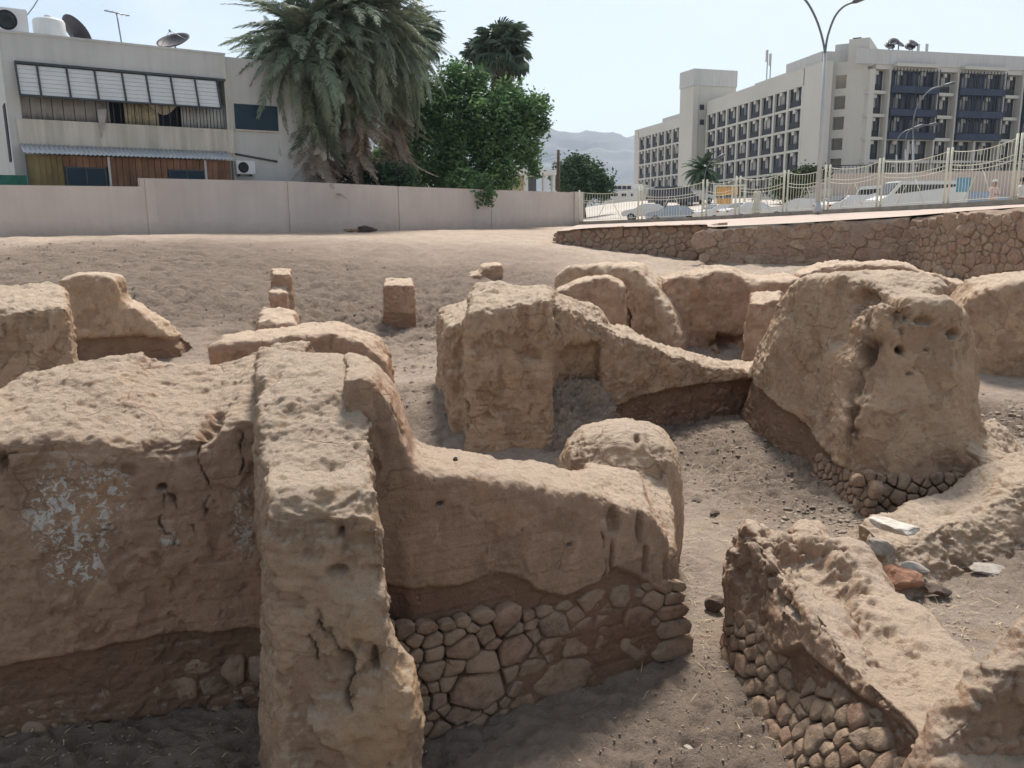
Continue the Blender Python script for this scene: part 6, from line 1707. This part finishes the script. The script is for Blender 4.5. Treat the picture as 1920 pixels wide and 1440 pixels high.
# --- people
M_SKIN = mat('skin', (0.30, 0.18, 0.12), .6, .08, 5); M_HAIR = mat('dark_hair', (0.02, 0.017, 0.015), .8, .1, 5)
M_PINKC = mat('pale_pink_cloth', (0.62, 0.48, 0.45), .9, .08, 3); M_SHIRT = mat('light_shirt', (0.58, 0.57, 0.56), .9, .06, 3); M_REDC = mat('crimson_cloth', (0.32, 0.03, 0.05), .9, .1, 3); M_ROBE = mat('pale_robe', (0.48, 0.47, 0.43), .9, .06, 3); M_KHAKI = mat('khaki_cloth', (0.36, 0.31, 0.24), .9, .1, 3)
def person(x, y, z, rz, label, top, bottom, cap=None, arm='front', h=1.72, robe=False, hair=True):
    k = h / 1.75
    r = empty('person', (x, y, z), label, 'person', None, rz)
    Mw = Matrix.Translation((x, y, z)) @ Matrix.Rotation(rz, 4, 'Z') @ Matrix.Scale(k, 4)
    J = {'pel': (0, 0, .95, .155), 'wai': (0, 0, 1.1, .14), 'che': (0, .0, 1.32, .165), 'neck': (0, .0, 1.48, .06), 'hd0': (0, .02, 1.56, .075), 'hd1': (0, .03, 1.66, .098), 'hd2': (0, .02, 1.73, .07)}
    E = [('pel', 'wai'), ('wai', 'che'), ('che', 'neck'), ('neck', 'hd0'), ('hd0', 'hd1'), ('hd1', 'hd2')]
    for s, n_ in ((-1, 'l'), (1, 'r')):
        J['sh' + n_] = (s * .19, 0, 1.42, .07)
        if arm == 'front': J['el' + n_] = (s * .26, .05, 1.15, .048); J['wr' + n_] = (s * .10, .26, 1.12, .034); J['hn' + n_] = (s * .04, .32, 1.12, .036)
        elif arm == 'hips': J['el' + n_] = (s * .36, -.04, 1.20, .048); J['wr' + n_] = (s * .22, .10, 1.02, .034); J['hn' + n_] = (s * .17, .13, 1.0, .036)
        else: J['el' + n_] = (s * .25, .0, 1.14, .048); J['wr' + n_] = (s * .27, .06, .90, .034); J['hn' + n_] = (s * .27, .08, .82, .036)
        J['hp' + n_] = (s * .09, 0, .88, .10); J['kn' + n_] = (s * .11, .03 * s, .50, .066); J['an' + n_] = (s * .12, -.02 + .05 * s, .09, .045); J['to' + n_] = (s * .13, .14 + .05 * s, .035, .04)
        E += [('che', 'sh' + n_), ('sh' + n_, 'el' + n_), ('el' + n_, 'wr' + n_), ('wr' + n_, 'hn' + n_), ('pel', 'hp' + n_), ('hp' + n_, 'kn' + n_), ('kn' + n_, 'an' + n_), ('an' + n_, 'to' + n_)]
    names = list(J); me = bpy.data.meshes.new('body'); me.from_pydata([Mw @ Vector(J[n_][:3]) for n_ in names], [(names.index(a), names.index(b)) for a, b in E], [])
    ob = bpy.data.objects.new('body', me); COL.objects.link(ob)
    md = ob.modifiers.new('sk', 'SKIN'); md.use_smooth_shade = True
    for i, n_ in enumerate(names): v = me.skin_vertices[0].data[i]; v.radius = (J[n_][3] * k, J[n_][3] * k * (1.0 if n_ not in ('che', 'wai', 'pel') else .72)); v.use_root = (n_ == 'pel')
    ob.modifiers.new('ss', 'SUBSURF').levels = 1; ob.modifiers['ss'].render_levels = 1
    dg = bpy.context.evaluated_depsgraph_get(); dg.update(); m2 = bpy.data.meshes.new_from_object(ob.evaluated_get(dg)); bpy.data.objects.remove(ob)
    m2.materials.clear()
    for q_ in (M_SKIN, top, bottom): m2.materials.append(q_)
    Mi = Mw.inverted()
    for p in m2.polygons:
        c = Mi @ p.center
        if c.z > 1.47: i_ = 0
        elif c.z > .97 and abs(c.y) < .16 and not (abs(c.x) > .30 and arm == 'down'): i_ = 1
        elif c.z > .97: i_ = 0 if c.y > .2 or abs(c.x) > .3 else 1
        elif abs(c.x) > .22: i_ = 0
        elif c.z > .08: i_ = 2
        else: i_ = 2
        p.material_index = i_
    m2.shade_smooth(); m2.name = 'body'
    b_ = bpy.data.objects.new('body', m2); COL.objects.link(b_); attach(b_, r)
    bm = bmesh.new()
    if cap is not None:
        lathe(bm, Mw @ Vector((0, .02, 1.68)), [(.115 * k, 0), (.115 * k, .05 * k), (.08 * k, .11 * k), (.02, .13 * k)], 14); lathe(bm, Mw @ Vector((0, .13, 1.68)), [(.07, 0), (.075, .012), (.02, .015)], 10); bm_obj('cap', bm, cap, r)
    else:
        lathe(bm, Mw @ Vector((0, -.01, 1.63)), [(.095 * k, -.03 * k), (.112 * k, .04 * k), (.10 * k, .11 * k), (.05 * k, .155 * k)], 14); bm_obj('hair', bm, M_HAIR, r)
    if robe:
        bm = bmesh.new(); lathe(bm, Mw @ Vector((0, 0, 0)), [(.27 * k, .06 * k), (.25 * k, .5 * k), (.19 * k, .95 * k), (.21 * k, 1.25 * k), (.19 * k, 1.42 * k), (.09 * k, 1.5 * k)], 20); bm_obj('robe', bm, top, r)
    elif bottom in (M_REDC, M_KHAKI):
        pass
    # shirt hem
    bm = bmesh.new(); lathe(bm, Mw @ Vector((0, 0, 0)), [(.185 * k, .90 * k), (.185 * k, .98 * k), (.165 * k, 1.12 * k)], 18); bm_obj('shirt_hem', bm, top, r)
    return r
q = P(1862, 372, 38.6); person(q.x, q.y, SZ(q.x, q.y), math.pi + .3, "person in a pale pink top and khaki trousers with hands together, behind the fence", M_PINKC, M_KHAKI, cap=M_SHIRT, arm='front')
q = P(1915, 372, 35.9); person(q.x, q.y, SZ(q.x, q.y), math.pi + .6, "person in a white shirt and crimson trousers at the right edge, hands on hips", M_SHIRT, M_REDC, arm='hips')
q = P(1418, 400, 52.6); person(q.x, q.y, SZ(q.x, q.y), math.pi - .5, "person in a long pale robe standing behind the fence near the orange panel", M_ROBE, M_ROBE, arm='down', robe=True)

# ================================================================== HILLS AND HAZE
def hill_profile(name, dist, pts, m, depth, seed):
    """ridge heights given by picture points at a distance; broad slopes towards us"""
    r_ = [P(x, y, dist) for x, y in pts]; xs_ = np.array([p.x for p in r_]); zs_ = np.array([p.z for p in r_])
    X = np.linspace(xs_[0], xs_[-1], 260); T = np.linspace(0, 1, 40); XX, TT = np.meshgrid(X, T)
    zr_ = np.interp(XX, xs_, zs_); Q = np.stack([XX.ravel() / 380, TT.ravel() * depth / 380, np.zeros(XX.size)], 1)
    rg = (1 - 2 * np.abs(fbm(Q, 1.6, 5, seed, .55))).reshape(XX.shape)
    prof = np.sin(np.clip(TT, 0, 1) * math.pi * .5) ** 1.3
    Z = zr_ * prof * (0.75 + .25 * prof) + (1 - prof) * 0 + (rg - .7) * 60 * np.sin(TT * math.pi) + (rg - .7) * 8
    Yy = dist - depth + TT * depth
    V = np.stack([XX.ravel(), Yy.ravel(), Z.ravel()], 1); i = np.arange(XX.size).reshape(XX.shape)
    F_ = np.stack([i[:-1, :-1].ravel(), i[:-1, 1:].ravel(), i[1:, 1:].ravel(), i[1:, :-1].ravel()], 1)
    o = mesh_obj(name, V, F_, m, smooth=True); o['kind'] = 'structure'; return o
M_HILL = mat('bare_rock_hills', (0.12, 0.115, 0.115), .95, .25, .004)
hill_profile('mountains', 3300, [(-900, 330), (-400, 280), (0, 262), (300, 250), (600, 240), (800, 235), (930, 232), (985, 238), (1012, 237), (1040, 250), (1070, 256), (1098, 250), (1115, 256), (1140, 253), (1165, 260), (1190, 255), (1250, 240), (1350, 260), (1500, 250), (1750, 285), (2100, 270), (2700, 330)], M_HILL, 1300, 5)
hz = bpy.data.meshes.new('haze'); bm = bmesh.new(); box(bm, -5200, 5200, -60, 3700, -60, 520); bmesh.ops.recalc_face_normals(bm, faces=bm.faces[:]); bm.to_mesh(hz); bm.free()
mh = bpy.data.materials.new('haze_air'); mh.use_nodes = True; mh.node_tree.nodes.clear()
mo = mh.node_tree.nodes.new('ShaderNodeOutputMaterial'); pv = mh.node_tree.nodes.new('ShaderNodeVolumePrincipled')
pv.inputs['Color'].default_value = (0.60, 0.79, 1.0, 1); pv.inputs['Density'].default_value = HAZE; pv.inputs['Anisotropy'].default_value = .25
mh.node_tree.links.new(pv.outputs['Volume'], mo.inputs['Volume']); hz.materials.append(mh)
ho = bpy.data.objects.new('haze', hz); COL.objects.link(ho); ho['kind'] = 'stuff'
# ================================================================== LOOSE STONES AND RUBBLE
def rock_mesh(name, seed, sub=1, m=None, flat=.7, rough=.28):
    bm = bmesh.new(); bmesh.ops.create_icosphere(bm, subdivisions=sub, radius=1.0)
    rnd = random.Random(seed); pl = [Vector((rnd.gauss(0, 1), rnd.gauss(0, 1), rnd.gauss(0, 1))).normalized() for _ in range(11)]
    V = np.array([v.co[:] for v in bm.verts]); nz_ = pn(V, 1.3, seed) * rough
    for v, q in zip(bm.verts, nz_):
        c = v.co.copy()
        for p in pl:
            k = c.dot(p)
            if k > .62: c -= p * (k - .62) * .95
        v.co = c * (1 + float(q)); v.co.z *= flat
    me = bpy.data.meshes.new(name); bm.to_mesh(me); bm.free(); me.materials.append(m or M_PEBBLE)
    pass
    return me
M_DROCK = stone_mat("dark_rock", [(0.10, 0.08, 0.07), (0.14, 0.11, 0.09)])
M_WROCK = stone_mat("white_rock", [(0.55, 0.52, 0.48), (0.6, 0.57, 0.52)])
M_REDROCK = stone_mat("red_rock", [(0.34, 0.19, 0.13), (0.38, 0.22, 0.15)])
M_GREYROCK = stone_mat("grey_rock", [(0.33, 0.31, 0.28), (0.38, 0.35, 0.31)])
def rock(px, py, z, size, m, label, seed, flat=.6, rz=0.0, sx=1.3, zoff=.3, grp='loose rocks lying on the dirt'):
    q = PZ(px, py, z); 
    for _ in range(4): zz = gz(q.x, q.y) if z is None or z < 900 else z; q = PZ(px, py, max(z, zz) if z > 0 else zz)
    me = rock_mesh('rock', seed, 3, m, flat)
    o = bpy.data.objects.new('rock', me); COL.objects.link(o); o.location = q + Vector((0, 0, size * flat * zoff)); o.rotation_euler = (.1, .15, rz); o.scale = (size * sx, size, size)
    setp(o, label, 'rock', grp); return o
rock(1316, 944, 0, .085, M_DROCK, "dark flat rock on the pale path right of the rounded hump", 1, .45)
rock(1340, 966, 0, .06, M_DROCK, "smaller black-brown rock just in front of the dark flat one", 2)
rock(1338, 1142, 0, .09, M_DROCK, "dark upright shard leaning at the foot of the low wall's pointed end", 3, 1.1, .8, .7)
rock(1682, 992, .50, .15, M_WROCK, "whitish slab-like rock on the mound below the big wall", 4, .38, -.2, 1.5)
rock(1650, 1030, .30, .12, M_GREYROCK, "round tan boulder under the whitish slab-like rock", 5, .75, 0, 1.1)
rock(1712, 1068, .2, .10, M_GREYROCK, "blue-grey stone half buried beside the reddish block", 6, .55)
rock(1688, 1092, .15, .17, M_REDROCK, "reddish broken block behind the low crumbling wall", 7, .6, .5)
rock(1600, 1052, .1, .08, M_GREYROCK, "small pale stone left of the round tan boulder", 8)
rock(1400, 1393, 0, .05, M_GREYROCK, "pale stone on the shaded floor at the bottom, left of the rough stone footing", 9, .7)
rock(1288, 1405, 0, .04, M_GREYROCK, "small pale stone on the shaded floor, farther left at the bottom", 10, .7)
rock(1180, 1350, 0, .05, M_FIELD, "brown stone fallen from the footing of the plastered wall", 11, .7)
rock(410, 1335, 0, .06, M_FIELD, "lone brown stone lying on the floor by the foot of the long wall", 12, .7)
rock(772, 722, .3, .06, M_DROCK, "dark stone on the lit dirt left of the doorway block", 13, .7)
rock(1760, 1110, .1, .09, M_DROCK, "dark broken stone in the shade behind the low wall", 14, .6)
rock(1860, 1072, .1, .12, M_GREYROCK, "flat grey slab edge set in the dirt at the right", 15, .3, .1, 2.2)
rock(854, 862, 1.6, .013, M_DROCK, "pebble standing on the sagging wall crest", 16, 1.2)
rock(310, 1330, 0, .05, M_FIELD, "rounded stone on the floor under the lime-flaked wall", 17, .7)
# fallen debris by the perimeter wall
q = P(676, 440, 43.5); dr_ = empty('debris_pile', (q.x, q.y, 2.3), "small heap of brown and black rubbish at the foot of the pink wall", 'debris')
for k, (dx, sz, m_, fl) in enumerate(((-.55, .38, M_FIELD, .4), (-.1, .30, M_REDROCK, .5), (.3, .42, M_DROCK, .9), (.65, .25, M_DROCK, .5))):
    o = bpy.data.objects.new('rubbish', rock_mesh('rubbish', 50 + k, 1, m_, fl)); COL.objects.link(o); o.parent = dr_; o.location = (dx, -.05 * k, gz(q.x + dx, q.y) - 2.3 + .12); o.scale = (sz * 1.3, sz * .8, sz)

# scattered rubble: stones too many to count
_PM = [rock_mesh('pebble', 200 + k, 1, M_PEBBLE, .7, .4) for k in range(6)]
def rubble(name, spots, seed, m):
    rng = np.random.default_rng(seed); VV = []; FF = []; off = 0
    src = []
    for me in _PM:
        v = np.array([q.co[:] for q in me.vertices]); f = np.array([p.vertices[:] for p in me.polygons]); src.append((v, f))
    for (cx, cy, rx, ry, n, s0, s1) in spots:
        x = cx + rng.normal(size=n) * rx * .55; y = cy + rng.normal(size=n) * ry * .55
        z = GZ(x, y) + clodz(x, y)[0]
        sz = s0 + (s1 - s0) * rng.random(n) ** 3
        for i in range(n):
            v, f = src[i % 6]; a = rng.uniform(0, 6.28); c, s_ = math.cos(a), math.sin(a)
            w = v * np.array([sz[i] * rng.uniform(.9, 1.6), sz[i], sz[i] * rng.uniform(.35, .7)])
            w = np.stack([w[:, 0] * c - w[:, 1] * s_, w[:, 0] * s_ + w[:, 1] * c, w[:, 2]], 1) + np.array([x[i], y[i], z[i] - sz[i] * .12])
            VV.append(w); FF.append(f + off); off += len(v)
    V = np.concatenate(VV); F_ = np.concatenate(FF)
    me = bpy.data.meshes.new(name); me.vertices.add(len(V)); me.vertices.foreach_set('co', V.ravel()); me.loops.add(F_.size); me.loops.foreach_set('vertex_index', F_.ravel().astype(np.int32))
    me.polygons.add(len(F_)); me.polygons.foreach_set('loop_start', np.arange(0, F_.size, 3)); me.update(calc_edges=True); me.materials.append(m)
    o = bpy.data.objects.new(name, me); COL.objects.link(o); o['kind'] = 'stuff'; return o
rubble('rubble', [(1.3, 4.3, 1.0, 1.0, 2200, .003, .012), (-3, 4.3, 2.2, .8, 2200, .003, .016), (1.5, 6.5, .5, 2, 800, .004, .02), (3.0, 9.3, .8, 1.6, 700, .008, .035), (2.4, 11.0, .9, 1.0, 500, .008, .035), (2.2, 9, 1.2, 1.5, 500, .006, .025),
                  (-1.7, 11, .9, 1.8, 500, .01, .04), (-1.6, 15, 1.2, 2.5, 400, .012, .045), (.85, 10.6, .35, .5, 200, .01, .05), (7, 11.5, 1.2, 1.5, 400, .02, .10), (4.6, 6.5, 1.2, 1.2, 500, .006, .03), (3.3, 5.6, .8, 1.2, 500, .006, .03),
                  (-4, 19.5, 5, 1.6, 700, .012, .04), (-9, 19.5, 5, 2.5, 700, .012, .045), (-6, 24, 8, 4, 700, .01, .04), (-14, 26, 7, 4, 700, .015, .06), (1, 19, 3, 4, 700, .015, .05), (3.2, 7.8, .8, .5, 500, .015, .05), (4.2, 7.3, .8, .4, 300, .015, .06)], 5, M_PEBBLE)

# dry straw and stalks blown against the walls
def straw(name, spots, seed):
    rng = np.random.default_rng(seed); V = []; Fs = []
    for (cx, cy, rx, ry, n) in spots:
        x = cx + rng.normal(size=n) * rx * .5; y = cy + rng.normal(size=n) * ry * .5; z = GZ(x, y) + clodz(x, y)[0]
        for i in range(n):
            a = rng.uniform(0, 6.28); L_ = rng.uniform(.03, .11); d = Vector((math.cos(a), math.sin(a), rng.uniform(-.05, .5))).normalized() * L_; w = Vector((-math.sin(a), math.cos(a), 0)) * .0022
            q = Vector((x[i], y[i], z[i] + .004)); o = len(V); m_ = q + d * .5 + Vector((0, 0, .01)); V += [q - w, q + w, m_ + w, m_ - w, q + d]; Fs += [(o, o + 1, o + 2, o + 3), (o + 3, o + 2, o + 4)]
    o = mesh_obj(name, V, Fs, mat('dry_straw', (0.50, 0.40, 0.25), .8, .25, 5)); o['kind'] = 'stuff'
straw('dry_straw', [(.75, 9.6, .6, .5, 260), (-.2, 9.2, .8, .4, 200), (1.35, 6.3, .3, 1.2, 160), (1.6, 7.6, .8, .5, 160), (1.1, 4.4, .8, .5, 22), (-2.6, 4.3, 1.4, .3, 30), (2.6, 9.2, 1.0, 1.2, 260), (3.2, 5.8, .6, .8, 140), (-1.7, 10.5, .6, 1.5, 160)], 3)
